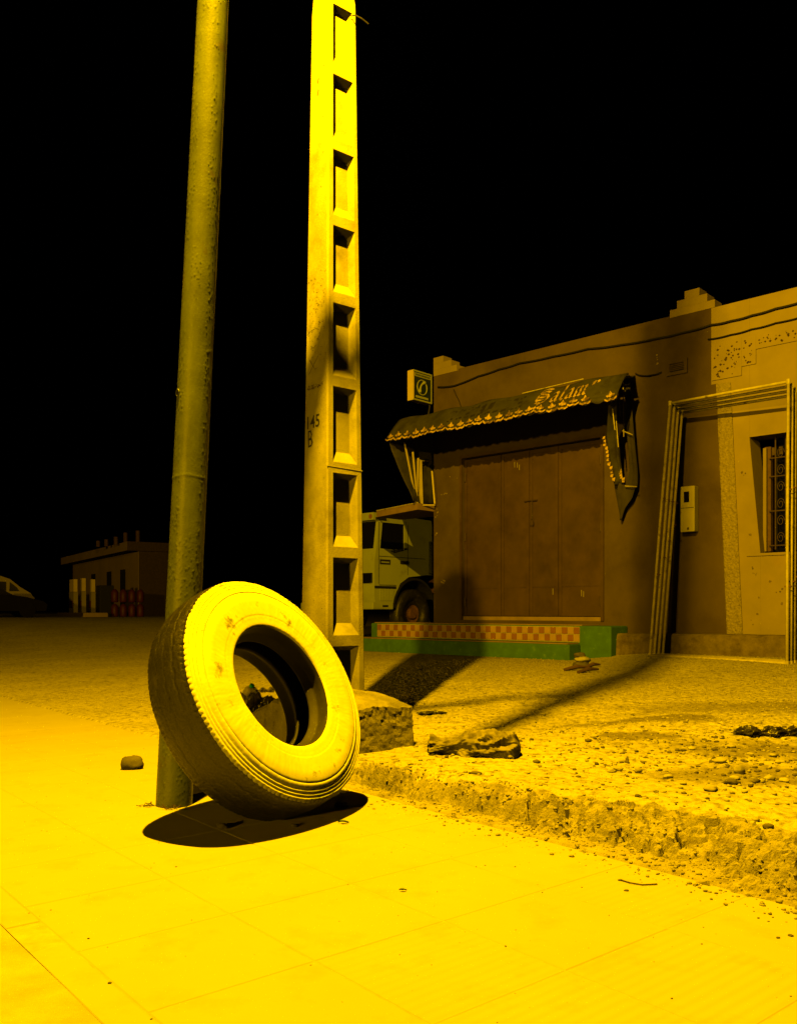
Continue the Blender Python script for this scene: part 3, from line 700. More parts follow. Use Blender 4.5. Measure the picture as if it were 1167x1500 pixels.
# scalloped valance band, one motif per scallop
nm = 23; wm = (A1-A0)/nm
g = MB(); V = []; Fc = []
nn = nm*10
for i in range(nn+1):
    t = A0+(A1-A0)*i/nn; wv = abs(math.sin(math.pi*i/10)); P0 = cloth(t, 1, 'front'); 
    sag = 0
    V.append(P0+Vector((0, 0, .004))); V.append(P0-N*.006+Vector((0, 0, -.055-.028*wv+.012*mn.noise(Vector((t*6, 0, 0))))))
Fc = [(2*i, 2*i+2, 2*i+3, 2*i+1) for i in range(nn)]
val = part('valance', V, Fc, M['awning'], aw, smooth=True); s2 = val.modifiers.new('t', 'SOLIDIFY'); s2.thickness = .004
def motif_mesh():
    g = MB()
    def poly(pts, d=.004): g.prism([(x, -.004, z) for x, z in pts], (0, -d, 0))
    h = wm/2
    # gold wavy piping
    top = [(-h, -.03), (-h*.5, -.058), (0, -.045), (h*.5, -.058), (h, -.03)]; bot = [(x, z-.028) for x, z in top]
    for i in range(4): poly([top[i], top[i+1], bot[i+1], bot[i]])
    # fleur: pointed top with two side leaves
    poly([(-.018, -.03), (.018, -.03), (.03, .012), (0, .062), (-.03, .012)])
    poly([(-.02, -.02), (-.035, .015), (-.068, .006), (-.050, -.022)]); poly([(.02, -.02), (.05, -.022), (.068, .006), (.035, .015)])
    me_ = mesh('trim_motif', g.V, g.F, M['gold']); return me_
mm_ = motif_mesh()
tilt = 0
for i in range(nm):
    if i == nm-2: continue
    t = A0+(i+.5)*wm; o = bpy.data.objects.new('trim_motif', mm_); COL.objects.link(o); o.parent = aw
    P = cloth(t, 1, 'front')-N*.014; o.location = P-BASE[aw]; o.rotation_euler = (random.uniform(-.15, .15)-.25, random.uniform(-.12, .12), angT); s_ = random.uniform(.85, 1.1); o.scale = (1, 1, s_)
# gothic lettering: broad-nib strokes
GL = {
 'S': (1.05, [[(1.0, 1.28), (.72, 1.42), (.30, 1.36), (.12, 1.12), (.28, .92), (.78, .80), (.98, .52), (.80, .14), (.42, -.02), (.05, .10)], [(.30, 1.10), (.62, 1.16), (.92, 1.04)], [(.16, .62), (.5, .58), (.8, .66)], [(.10, .34), (.45, .30), (.80, .40)], [(.02, .8), (.02, .35), (.2, .2)], [(.38, -.12), (.12, -.30), (.22, -.46), (.62, -.26)]]),
 'a': (.62, [[(.10, .82), (.34, .98), (.50, .82), (.50, .12), (.66, .0)], [(.48, .56), (.16, .44), (.12, .12), (.30, .0), (.50, .16)]]),
 'l': (.40, [[(.06, 1.38), (.20, 1.5), (.20, .12), (.38, .0)], [(.20, 1.2), (.20, .2)]]),
 'm': (1.12, [[(.0, .84), (.16, .96), (.16, .06), (.28, -.03)], [(.16, .80), (.40, .98), (.52, .84), (.52, .06), (.64, -.03)], [(.52, .80), (.78, .98), (.90, .84), (.90, .12), (1.06, .0)]]),
 'r': (.5, [[(.0, .78), (.12, .95), (.12, .45)], [(.12, .75), (.36, .98), (.48, .84), (.44, .7)]])}
def letters(word, t0, w_tot, hgt, f0, name, m, drop=None):
    adv = sum(GL[c][0]+.16 for c in word); sc = w_tot/adv; x = 0; objs = []
    for ci, c in enumerate(word):
        g = MB(); wdt, strokes = GL[c]; nib = (.085, .07)
        for st in strokes:
            for i in range(len(st)-1):
                (x0, y0), (x1, y1) = st[i], st[i+1]
                q = [(x0-nib[0], y0-nib[1]), (x0+nib[0], y0+nib[1]), (x1+nib[0], y1+nib[1]), (x1-nib[0], y1-nib[1])]
                P = []
                for (a_, b_) in q:
                    t = t0+(x+a_)*sc; f = f0-b_*hgt
                    base_p = cloth(t, min(1.05, max(-.05, f)), 'front'); P.append(base_p-N*.010)
                g.prism(P, -N*.0035+Vector((0, 0, 0)))
        objs.append(g.build(name, m, aw)); x += wdt+.16
    return objs
tA = tz(789, 600, 1.0)[0]; tB = tz(866, 600, 1.0)[0]
letters('Salam', tA, tB-tA, .50, .76, 'letter', M['gold'])
letters('r', tz(866, 590, 1.0)[0], .12, .40, .52, 'letter', M['gold'])
# faded word on the left: dark stubs of letters
rr = random.Random(11)
for px in range(662, 768, 11):
    t = tz(px, 600, 1.0)[0]; g = MB()
    for dx in (0, .05):
        x = t+dx*rr.uniform(.8, 1.2); f1 = rr.uniform(.16, .26); f2 = rr.uniform(.68, .80); ww = rr.uniform(.016, .026)
        P = [cloth(x-ww, f2, 'front')-N*.009, cloth(x+ww, f2, 'front')-N*.009, cloth(x+ww, f1, 'front')-N*.009, cloth(x-ww, f1, 'front')-N*.009]
        g.prism(P, -N*.002)
    if rr.random() < .6:
        fm = rr.choice([.22, .48, .7]); P = [cloth(t-.01, fm+.07, 'front')-N*.0088, cloth(t+.07, fm+.03, 'front')-N*.0088, cloth(t+.07, fm-.06, 'front')-N*.0088, cloth(t-.01, fm-.03, 'front')-N*.0088]; g.prism(P, -N*.0018)
    g.build('faded_letter', M['blackprint'], aw)
# metal rail on top of the cloth, frame arms
MB().tube([cloth(tz(765, 590, .86)[0], 0, 'front')+Vector((0, 0, .012))-N*.01, cloth(tz(855, 580, .86)[0], 0, 'front')+Vector((0, 0, .03))-N*.01], .008, 6).build('rail', M['tube'], aw)
MB().tube([cloth(A0, 0, 'front')-N*.0+Vector((0, 0, -.02)), cloth(A1, 0, 'front')+Vector((0, 0, -.02))], .013, 8).build('rail', M['iron'], aw)
MB().tube([cloth(A0, 1, 'front')+N*.02, cloth(A1, 1, 'front')+N*.02], .013, 8).build('rail', M['iron'], aw)
# left side flap
fp = [(1.15, 3.64), (.525, 2.72), (.30, 2.69), (.0, 2.70), (.0, 4.2), (.86, 4.02)]
V = []; Fc = []
nf = 14
for i in range(nf+1):
    f = i/nf; zt = 4.02+(.18 if f > .5 else 0)*0; pO = .0; 
    for j in range(9):
        h = j/8; z = 2.70+(4.0-2.70)*h; pm = .525+(1.15-.525)*min(1, (z-2.70)/(3.64-2.70)) if z < 3.64 else 1.15-(z-3.64)/(4.02-3.64)*.29
        p = pm*f; V.append(W(-.004+.03*mn.noise(Vector((p*4, z*3, 0))), z+.02*math.sin(f*9)*(j == 0), p+.001))
Fc = [(i*9+j, (i+1)*9+j, (i+1)*9+j+1, i*9+j+1) for i in range(nf) for j in range(8)]
fl_ = part('side_flap', V, Fc, M['awning'], aw, smooth=True); s3 = fl_.modifiers.new('t', 'SOLIDIFY'); s3.thickness = .004
# torn flap hanging at the right end, close to the wall
def cloth_quad(rows_, name, m, seed, amp=.03, nx_=6):
    "rows_: list of (left px, y, right px, y, p); cloth swept between them"
    V = []; k_ = 0
    for q_ in range(len(rows_)-1):
        for i in range(6 if q_ < len(rows_)-2 else 7):
            f = i/6; A_, B_ = rows_[q_], rows_[q_+1]; L_ = [A_[n]*(1-f)+B_[n]*f for n in range(5)]
            a_ = on_plane(L_[0], L_[1], L_[4]); b_ = on_plane(L_[2], L_[3], L_[4]); k_ += 1
            for j in range(nx_+1):
                P = a_.lerp(b_, j/nx_); V.append(P-N*amp*(math.sin(j*1.7+seed)+1.5*mn.noise(Vector((j*.5, k_*.15, seed)))))
    n_ = nx_+1; Fc = [(i*n_+j, (i+1)*n_+j, (i+1)*n_+j+1, i*n_+j+1) for i in range(k_-1) for j in range(nx_)]
    o = part(name, V, Fc, m, aw, smooth=True); m_ = o.modifiers.new('t', 'SOLIDIFY'); m_.thickness = .006; return o
cloth_quad([(914, 557, 921, 556, .30), (917, 620, 926, 619, .26), (922, 690, 933, 688, .2), (916, 712, 932, 714, .16)], 'torn_flap', M['canvas_dark'], 1.2, .015)
cloth_quad([(899, 707, 931, 711, .2), (902, 728, 925, 730, .17), (906, 748, 915, 744, .14), (908, 762, 909.5, 761, .12)], 'torn_corner', M['canvas_dark'], 3.1, .012)
cloth_quad([(889, 590, 904, 586, .95), (886, 640, 905, 636, .5), (891, 680, 909, 672, .3), (899, 712, 914, 708, .2)], 'torn_lining', M['awning'], 5.1, .03)
rr = random.Random(4)
def trims(pts, pp):
    for i in range(len(pts)-1):
        for k in range(3):
            P = on_plane(*pts[i], pp).lerp(on_plane(*pts[i+1], pp), k/3)+T*rr.uniform(-.015, .015); c = rr.uniform(.7, 1.2)
            o = MB().prism([P-T*.020*c, P+T*.022*c+Vector((0, 0, .012)), P+T*.014-Vector((0, 0, .04*c)), P-T*.024-Vector((0, 0, .028))], -N*.006).build('torn_trim', M['gold'], aw); fixn(o)
trims([(885, 640), (887, 655), (891, 672), (895, 690), (899, 706)], .42); trims([(907, 688), (910, 698), (914, 706)], .28)
for (a_, b_, pp, rr_) in (((892, 557), (900, 630), .84, .007), ((897, 556), (905, 655), .70, .007), ((903, 558), (908, 610), .62, .006), ((889, 558), (914, 556), .86, .009), ((912, 556), (913, 640), .36, .007), ((911, 631), (926, 637), .33, .008), ((915, 712), (932, 713), .26, .008)):
    MB().tube([on_plane(*a_, pp), on_plane(*b_, pp)], rr_, 6).build('rod', M['tube'], aw)

# loose aluminium strips standing in the awning's left end
strips = [((592, 648), (609, 735), .92, .40), ((604, 662), (611, 736), .75, .38), ((612, 671), (610, 736), .62, .36), ((614, 673), (615, 737), .55, .34), ((616, 674), (618, 738), .52, .33)]
labs = ['longest pale aluminium strip, leaning left under the awning end', 'second pale aluminium strip from the left under the awning end', 'pale thin aluminium strip in the middle of the bundle under the awning end', 'fourth pale aluminium strip from the left of the bundle, nearly upright', 'rightmost pale aluminium strip of the bundle under the awning end']
for (a_, b_, pa, pb), lb in zip(strips, labs):
    A_ = on_plane(*a_, pa); B_ = on_plane(*b_, pb); d = (A_-B_); g = MB(); hw = .016
    g.hexa([B_-T*hw, B_+T*hw, B_+T*hw+N*.012, B_-T*hw+N*.012, A_-T*hw, A_+T*hw, A_+T*hw+N*.012, A_-T*hw+N*.012])
    o = g.build('aluminium_strip', M['alu'], loc=B_); fixn(o); tag(o, lb, 'metal strip', 'aluminium strips under the awning')
bk = thing('angle_bracket', 'pale L-shaped metal bracket on the shop corner beside the aluminium strips', 'bracket', on_plane(637, 740, .1))
MB().tube([on_plane(632.5, 690, .12), on_plane(636.5, 738, .12)], .016, 8).build('upright', M['alu'], bk)
MB().tube([on_plane(636.5, 740, .12), on_plane(619, 740, .30)], .014, 8).build('arm', M['alu'], bk)
MB().tube([on_plane(616, 675, .5), on_plane(631, 676, .1)], .010, 8).build('rod', M['tube'], bk)
# board ledge on the shop's side, the strips stand on it
lg = thing('side_ledge', 'narrow brown board ledge projecting from the shop corner above the truck cab', 'ledge', W(-.5, 2.66, .2))
z1 = 2.69
pl_ = [W(-1.35, 0, .05), W(.01, 0, .42), W(.01, 0, -.6), W(-1.35, 0, -.6)]
g = MB().hexa([Vector((p.x, p.y, z1-.11)) for p in pl_]+[Vector((p.x, p.y, z1)) for p in pl_]); o = g.build('board', M['visor'], lg); fixn(o)
g = MB().tube([pl_[0]+Vector((0, 0, z1+.006)), pl_[1]+Vector((0, 0, z1+.006))], .012, 6).build('edge_strip', M['tube'], lg)

# hanging telephone sign at the corner
sg = thing('telephone_sign', 'square projecting box sign with a telephone handset in a ring at the shop corner', 'sign', on_plane(636, 590, .1))
def SG(p, z, dt=0): return W(.02+dt, z, p)                      # plane perpendicular to the wall
pa = 0.55; pb_ = .08; sz0, sz1 = 4.43, 4.94
th_ = .13
P = [SG(pa, 0, -.0-th_), SG(pa, 0, 0), SG(pb_, 0, 0), SG(pb_, 0, -th_)]
g = MB().hexa([Vector((q.x, q.y, sz0)) for q in P]+[Vector((q.x, q.y, sz1)) for q in P]); o = g.build('casing', M['signside'], sg); fixn(o)
def SP(a, b, d=.004): return SG(pa+(pb_-pa)*a, sz0+(sz1-sz0)*b, d)
def spoly(pts, d0, d1, name, m): g = MB().prism([SP(a, b, d0) for a, b in pts], T*(d1-d0)); o = g.build(name, m, sg); fixn(o); return o
spoly([(.05, .05), (.95, .05), (.95, .95), (.05, .95)], .001, .005, 'face', M['signface'])
for a_, b_ in (((.0, .95), (1, 1.0)), ((0, 0), (1, .05))): spoly([(a_[0], a_[1]), (b_[0], a_[1]), (b_[0], b_[1]), (a_[0], b_[1])], .001, .012, 'frame_strip', M['signpale'])
spoly([(.95, .051), (1, .051), (1, .949), (.95, .949)], .001, .012, 'frame_strip', M['signpale'])
spoly([(.07, .80), (.93, .80), (.93, .92), (.07, .92)], .0052, .0075, 'text_band', M['signpale'])
rr = random.Random(9); x = .12
while x < .86:
    w_ = rr.uniform(.03, .055); g = spoly([(x, .83), (x+w_, .83), (x+w_, .89), (x, .89)], .0078, .0085, 'small_letter', M['signface']); x += w_+.02
ring = [SP(.46+.26*math.cos(t), .47+.245*math.sin(t), .009) for t in np.linspace(0, 2*math.pi, 33)]
MB().tube(ring, .010, 6, False).build('ring', M['signpale'], sg)
hs = [SP(.46+.30*(-.75+1.5*f)*.62-.05*math.sin(f*math.pi), .47+.30*(-.75+1.5*f)*.85+.06*math.sin(f*math.pi), .012) for f in np.linspace(0, 1, 9)]
MB().tube(hs, [.028, .03, .02, .016, .016, .016, .02, .03, .028], 8).build('handset', M['signpale'], sg)
spoly([(.12, .10), (.8, .10), (.8, .17), (.12, .17)], .0052, .007, 'text_band', M['signpale'])
MB().tube([SG(pb_, 4.82, -.06), SG(.0, 4.82, -.08)], .014, 8).build('bracket_arm', M['iron'], sg)
MB().tube([SG(pb_, 4.52, -.06), SG(.0, 4.52, -.08)], .014, 8).build('bracket_arm', M['iron'], sg)
MB().tube([SG(.13, 4.80, -.06), SG(.10, 4.66, -.05), SG(.16, 4.55, -.04), SG(.08, 4.40, -.04), SG(.13, 4.25, -.03), SG(.08, 4.18, -.03)], .018, 8).build('loose_cable', M['cable'], sg, smooth=True)

# ------------------------------------------------------------------ ochre house
tE = 12.0
house = thing('ochre_house', 'pale ochre house adjoining the shop on the right with pebbled trim and a barred window', 'house', W(tS+2, 0))
wl0, wl1 = tz(1097, 638), tz(1113, 814); tWr = tz(1178, 700)[0]; zWt = 3.12; zWb = 1.60
a_ = MB()
tLo = tz(1063, 800)[0]
# wall left of the window, split along the paint line; brown lower-left wedge belongs to the shop
def fr_(t, z): return W(t, z, 0)
tTop, tBot = wl0[0], wl1[0]
a_.prism([fr_(tS+.001, -.1), fr_(tBot, -.1), fr_(tBot, zWb), fr_(tTop, zWt), fr_(tTop, ROOF), fr_(tS+.001, ROOF)], N*.35)
a_.prism([fr_(tBot+.001, -.1), fr_(tE, -.1), fr_(tE, zWb), fr_(tBot+.001, zWb)], N*.35)
a_.prism([fr_(tTop+.001, zWt), fr_(tE, zWt), fr_(tE, ROOF), fr_(tTop+.001, ROOF)], N*.35)
a_.prism([fr_(tWr, zWb+.001), fr_(tE, zWb+.001), fr_(tE, zWt-.001), fr_(tWr, zWt-.001)], N*.35)
a_.wbox(tE-.3, tE, -.1, ROOF, -7, -.352); a_.wbox(tS+.002, tE-.302, ROOF-.6, ROOF-.4, -6.7, -.352); a_.wbox(tS+.002, tE-.302, -.1, ROOF, -7, -6.702)
o = a_.build('wall', M['palewall'], house); fixn(o)
# brown paint carried over to the pebbled strip
c1t, c1z = tz(1050, 562); c2t, c2z = tz(1064, 925)
o = MB().prism([W(tS-.001, c2z-.3, .002), W(c2t, c2z-.3, .002), W(c2t, c2z, .002), W(c1t, c1z, .002), W(tS-.001, c1z, .002)], N*.004).build('painted_plaster', M['shopwall'], house); fixn(o)
# pebbled strip, leaning
def strip(name, pts, m, d=.022, dd=.018):
    o = MB().prism([Vector(P) for P in pts], N*dd).build(name, m, house); fixn(o); return o
q = [on_plane(*c, .022) for c in ((1064, 932), (1087, 932), (1070, 560), (1049, 560))]
def pebble_panel(name, c0, c1, c2, c3, m, nx=14, ny=60, amp=.008):
    V = []
    for i in range(ny+1):
        for j in range(nx+1):
            a1 = Vector(c0).lerp(c3, i/ny); b1 = Vector(c1).lerp(c2, i/ny); P = a1.lerp(b1, j/nx)
            e = 0 if i in (0, ny) or j in (0, nx) else 1
            V.append(P-N*(amp*e*(1+mn.noise(P*24)*1.3)))
    Fc = [(i*(nx+1)+j, i*(nx+1)+j+1, (i+1)*(nx+1)+j+1, (i+1)*(nx+1)+j) for i in range(ny) for j in range(nx)]
    n0 = len(V); back = [Vector(c)+N*.03 for c in (c0, c1, c2, c3)]; V += back
    Fc += [(0, nx, n0+1, n0), (nx, ny*(nx+1)+nx, n0+2, n0+1), (ny*(nx+1)+nx, ny*(nx+1), n0+3, n0+2), (ny*(nx+1), 0, n0, n0+3)]
    o = part(name, V, [f for f in Fc if len(f) == 4], m, house); fixn(o); return o
pebble_panel('pebbled_strip', on_plane(1064, 932, .015), on_plane(1087, 932, .015), on_plane(1069, 560, .015), on_plane(1048, 562, .015), M['pebble'])
# stepped pebbledash frieze with dark pebbles
def tzq(px0, y0, px1, y1): return tz(px0, y0), tz(px1, y1)
ztop = tz(1100, 492)[1]
frz = []
tsA = tS+.01; tsB = tz(1086, 530)[0]; tsC = tz(1107, 530)[0]
zA = tz(1065, 554)[1]; zB2 = tz(1097, 535)[1]; zC = tz(1130, 507)[1]
fz = MB(); fz.wbox(tsA, tsB, zA, ztop, -.01, .016); fz.wbox(tsB+.001, tsC, zB2, ztop, -.01, .016); fz.wbox(tsC+.001, tE-.4, zC, ztop, -.01, .016)
fzo = fz.build('stepped_frieze', M['palewall'], house)
rr = random.Random(21); ct = 0
import itertools
peb = [MB() for _ in range(1)][0]
ico = [Vector(v) for v in ((1, 0, 0), (-1, 0, 0), (0, 1, 0), (0, -1, 0), (0, 0, 1), (0, 0, -1))]
octf = [(0, 2, 4), (2, 1, 4), (1, 3, 4), (3, 0, 4), (2, 0, 5), (1, 2, 5), (3, 1, 5), (0, 3, 5)]
for (t0, t1, z0) in ((tsA, tsB, zA), (tsB, tsC, zB2), (tsC, tsC+1.4, zC)):
    for _ in range(int((t1-t0)*(ztop-z0)*230)):
        t = rr.uniform(t0+.03, t1-.03); z = rr.uniform(z0+.03, ztop-.03); r = rr.uniform(.008, .022)
        c = W(t, z, .014); peb.add([c+T*v.x*r*rr.uniform(.8, 1.5)+Vector((0, 0, v.z*r))-N*v.y*r*.7 for v in ico], octf)
po = peb.build('frieze_pebbles', M['iron'], fzo); po['kind'] = 'stuff'
# wall blemishes
flecks(M['plinth'], [(1088, 692, 3, 1.5, 1.5), (1102, 831, 3, 1, 2), (1103, 840, 4, 4, 1), (1097, 784, 2, 1, 1.5), (1105, 900, 4, 10, 8), (1135, 880, 6, 10, 20), (1150, 940, 3, 5, 5)], 'wall_stains', house, .0025, 8)
# window: reveal, frame, shutter, grille
wn = MB(); wt0 = tTop+.17
wn.wbox(wt0-.05, wt0+.03, zWb+.03, zWt-.12, -.28, -.20); wn.wbox(wt0-.05, tWr, zWt-.2, zWt-.12, -.28, -.20) if False else None
wframe = wn.build('window', M['wood'], house)
MB().wbox(wt0+.031, tWr-.001, zWb+.01, zWt-.01, -.345, -.33).build('pane', M['glass'], wframe)
MB().wbox(tTop-.03, tWr+.03, zWb-.035, zWb-.002, -.30, .018).build('sill', M['palewall'], wframe)
for i in range(5):
    t = wt0+.10+i*.13
    if t < tWr-.02: MB().tube([W(t, zWb+.05, -.17), W(t, zWt-.02, -.17)], .010, 6).build('bar', M['iron'], wframe)
for z in (zWb+.10, zWb+.55, zWb+1.0, zWt-.28): MB().tube([W(wt0+.02, z, -.17), W(tWr, z, -.17)], .010, 6).build('bar', M['iron'], wframe)
for i in range(4):
    for k in range(6):
        t = wt0+.165+i*.13; z = zWb+.20+k*.22
        pts = [W(t+.05*math.cos(a)*(1-a/14), z+.075*math.sin(a)*(1-a/14), -.17) for a in np.linspace(0, 9.5, 16)]
        if t < tWr-.05: MB().tube(pts, .005, 5).build('scroll', M['iron'], wframe)
for i in range(7):
    t = wt0+.05+i*.09
    if t < tWr-.03: MB().wbox(t, t+.045, zWt-.24, zWt-.14, -.19, -.18).build('crest_plate', M['iron'], wframe)
MB().wbox(wt0-.052, wt0-.01, zWb+.03, zWt-.14, -.19, -.15).build('shutter_edge', M['palewall'], wframe)
rough_box(tPe+.005, tE-.4, .0, tz(1060, 930, .3)[1], .30, 'plinth', M['plinth'], house, 9, 80)
# meter box (on the shop wall)
mt0, mz0 = tz(996, 780, .12); mt1, mz1 = tz(1017, 711, .12)
mtr = thing('meter_box', 'pale plastic electricity meter box on the wall inside the leaning frames', 'meter box', W((mt0+mt1)/2, mz0, .05))
soften(MB().wbox(mt0, mt1, mz0, mz1, .002, .13).build('casing', M['meter'], mtr), .012, 2)
zs = mz1-.24
MB().wbox(mt0+.055, mt1-.075, mz1-.22, mz1-.075, .131, .134).build('window', M['glass'], mtr)
MB().wbox(mt0+.01, mt1-.01, mz1-.30, mz1-.292, .131, .133).build('seam', M['blackplastic'], mtr)
MB().wbox((mt0+mt1)/2-.0, (mt0+mt1)/2+.025, mz0+.03, mz0+.06, .131, .14).build('latch', M['iron'], mtr)

# ------------------------------------------------------------------ leaning pipe frames
fbL = ground_hit(948, 966, .26); fbR = ground_hit(1152, 973, .26)
def frame(k, label):
    root_loc = fbL.lerp(fbR, .5)
    root = thing('pipe_frame', label, 'frame', (root_loc.x, root_loc.y, fbL.z), 'rectangular pipe frames leaning on the wall')
    r = .018
    o = N*.135*k
    BL = Vector((fbL.x, fbL.y, fbL.z+.022))+N*.06+o*.6+T*.02*k; BR = Vector((fbR.x, fbR.y, fbL.z+.022))+o*.8
    TL = on_plane(981, 591, .56)+o*.85-Vector((0, 0, .022*k)); TR = on_plane(1154, 559, .68)+o*.85-Vector((0, 0, .030*k))
    for (a_, b_, nm) in ((BL, BR, 'bottom_rail'), (TL, TR, 'top_rail'), (BL, TL, 'upright'), (BR, TR, 'upright')):
        d = (b_-a_).normalized(); mid = (a_+b_)/2+Vector((random.uniform(-.006, .006), random.uniform(-.006, .006), 0))
        MB().tube([a_-d*.015, mid, b_+d*.015], r*1.6 if nm == 'bottom_rail' else r, 10).build(nm, M['tube'], root, smooth=True)
    for (c, s) in ((TL, 1), (TR, -1), (BL, 1), (BR, -1)):
        MB().tube([c-Vector((0, 0, .03)), c+Vector((0, 0, .03))], r*1.45, 8).build('coupler', M['tube'], root)
    for (a_, b_, f) in ((BL, TL, .32+.07*k), (BR, TR, .26+.02*k), (BR, TR, .60+.015*k), (BL, TL, .62)):
        p_ = a_.lerp(b_, f); MB().tube([p_-T*.03, p_+T*.045], .009, 6).build('hook', M['rust'], root)
for k, lb in enumerate(('outermost and lowest-lying pipe frame of the leaning stack, nearest the street', 'second pipe frame of the leaning stack counting from the street', 'third pipe frame of the leaning stack counting from the street', 'innermost pipe frame of the leaning stack, against the wall')):
    frame(k, lb)

# ------------------------------------------------------------------ truck
KT = Vector((-.46, 17.5, 0)); gT = .27
def TK(a, z, s=0, o=0): P = KT+N*a-T*s+T*o; return Vector((P.x, P.y, z))       # a back from nose, s across away from us, o outwards
tr = thing('parked_truck', 'pale truck cab parked behind the shop corner, nose towards the street', 'truck', (KT.x, KT.y, gT))
def tbox(g, a0, a1, z0, z1, s0, s1):
    P = [TK(a0, 0, s0), TK(a1, 0, s0), TK(a1, 0, s1), TK(a0, 0, s1)]
    return g.hexa([Vector((p.x, p.y, z0)) for p in P]+[Vector((p.x, p.y, z1)) for p in P])
def tprism(poly, s0, s1, name, m, parent=tr):
    g = MB().prism([TK(a, z, s0) for a, z in poly], -T*(s1-s0)); o = g.build(name, m, parent); fixn(o); return o
# cab shell: lower body, pillars, roof
WD = 2.2
body = tprism([(.0, .94), (.48, .94), (.56, 1.15), (.72, 1.42), (.98, 1.56), (1.55, 1.62), (1.72, 1.62), (1.72, 2.12), (.02, 2.12), (-.03, 1.9), (-.04, 1.2)], 0, WD, 'body', M['truckpaint'])
tprism([(.10, 2.68), (1.72, 2.68), (1.70, 2.80), (.24, 2.83), (.12, 2.78)], .0, WD, 'roof', M['truckpaint'])
for (s0, s1) in ((0, .09), (WD-.09, WD)):
    tprism([(.02, 2.12), (.13, 2.12), (.20, 2.68), (.10, 2.68)], s0, s1, 'pillar', M['truckpaint'])
    tprism([(.86, 2.12), (1.72, 2.12), (1.72, 2.68), (.86, 2.68)], s0, s1, 'pillar', M['truckpaint'])
tprism([(.13, 2.12), (.86, 2.12), (.86, 2.68), (.20, 2.68)], .03, .05, 'side_window', M['glass'])
tprism([(.035, 2.12), (.055, 2.12), (.13, 2.68), (.11, 2.68)], .091, WD-.091, 'windscreen', M['glass'])
tprism([(1.60, 2.12), (1.70, 2.12), (1.70, 2.68), (1.60, 2.68)], .091, WD-.091, 'rear_wall', M['truckpaint'])
# door seams, handle, badge, steps
g = MB(); 
for (a0, a1, z0, z1) in ((.085, .095, 1.40, 2.66), (.945, .955, 1.60, 2.66), (.095, .945, 1.955, 1.968), (.955, 1.5, 1.955, 1.968), (.095, .60, 1.372, 1.385)):
    tbox(g, a0, a1, z0, z1, -.003, .002)
g.build('door_seam', M['blackplastic'], tr)
g = MB(); tbox(g, .12, .42, 1.80, 1.90, -.008, .001); g.build('badge_panel', M['blackplastic'], tr)
g = MB(); tbox(g, .15, .39, 1.83, 1.86, -.011, -.0082); g.build('badge_lettering', M['signpale'], tr)
g = MB(); tbox(g, .72, .92, 1.83, 1.89, -.03, .001); g.build('door_handle', M['blackplastic'], tr)
g = MB(); tbox(g, .13, .87, 2.655, 2.72, -.012, .0); g.build('rain_gutter', M['truckpaint'], tr)
g = MB().tube([TK(.10, 2.72, -.02), TK(.02, 2.70, -.14)], .012, 6); g.build('mirror_arm', M['blackplastic'], tr)
g = MB(); tbox(g, -.02, .25, 2.70, 2.745, -.06, -.02); g.build('marker_panel', M['blackplastic'], tr)
g = MB().tube([TK(.50, 2.13, -.02), TK(.40, 2.06, -.05), TK(.88, 2.16, -.03)], .010, 6); g.build('wiper_arm', M['blackplastic'], tr)
for i in range(9):
    a = .12+i*.045; tbox(MB(), 0, 0, 0, 0, 0, 0); g = MB(); tbox(g, a, a+.024, 1.06, 1.30-.0*i, -.012, .001); g.build('grille_rib', M['truckpaint'], tr)
g = MB(); tbox(g, -.03, .60, 1.305, 1.36, -.004, .0005); g.build('dark_band', M['blackplastic'], tr)
g = MB(); tbox(g, -.10, .50, .88, 1.03, -.02, WD+.02); bmp = soften(g.build('bumper', M['truckpaint'], tr), .02)
g = MB(); tbox(g, .18, .34, .93, .97, -.024, -.0205); g.build('bumper_slot', M['blackplastic'], bmp)
g = MB(); tbox(g, -.075, -.04, 1.42, 1.62, .05, .32); g.build('headlight', M['glass'], tr)
g = MB(); tbox(g, -.06, -.04, 1.10, 1.70, .5, WD-.5); g.build('grille', M['blackplastic'], tr)
# small round decal on the sun visor
g = MB().tube([TK(.02, 2.77, .15), TK(-.002, 2.77, .15)], .05, 14); g.build('round_decal', M['tile_red'], tr)
g = MB(); tbox(g, .0, .12, 2.70, 2.85, .06, WD-.06); g.build('sun_visor', M['truckpaint'], tr)
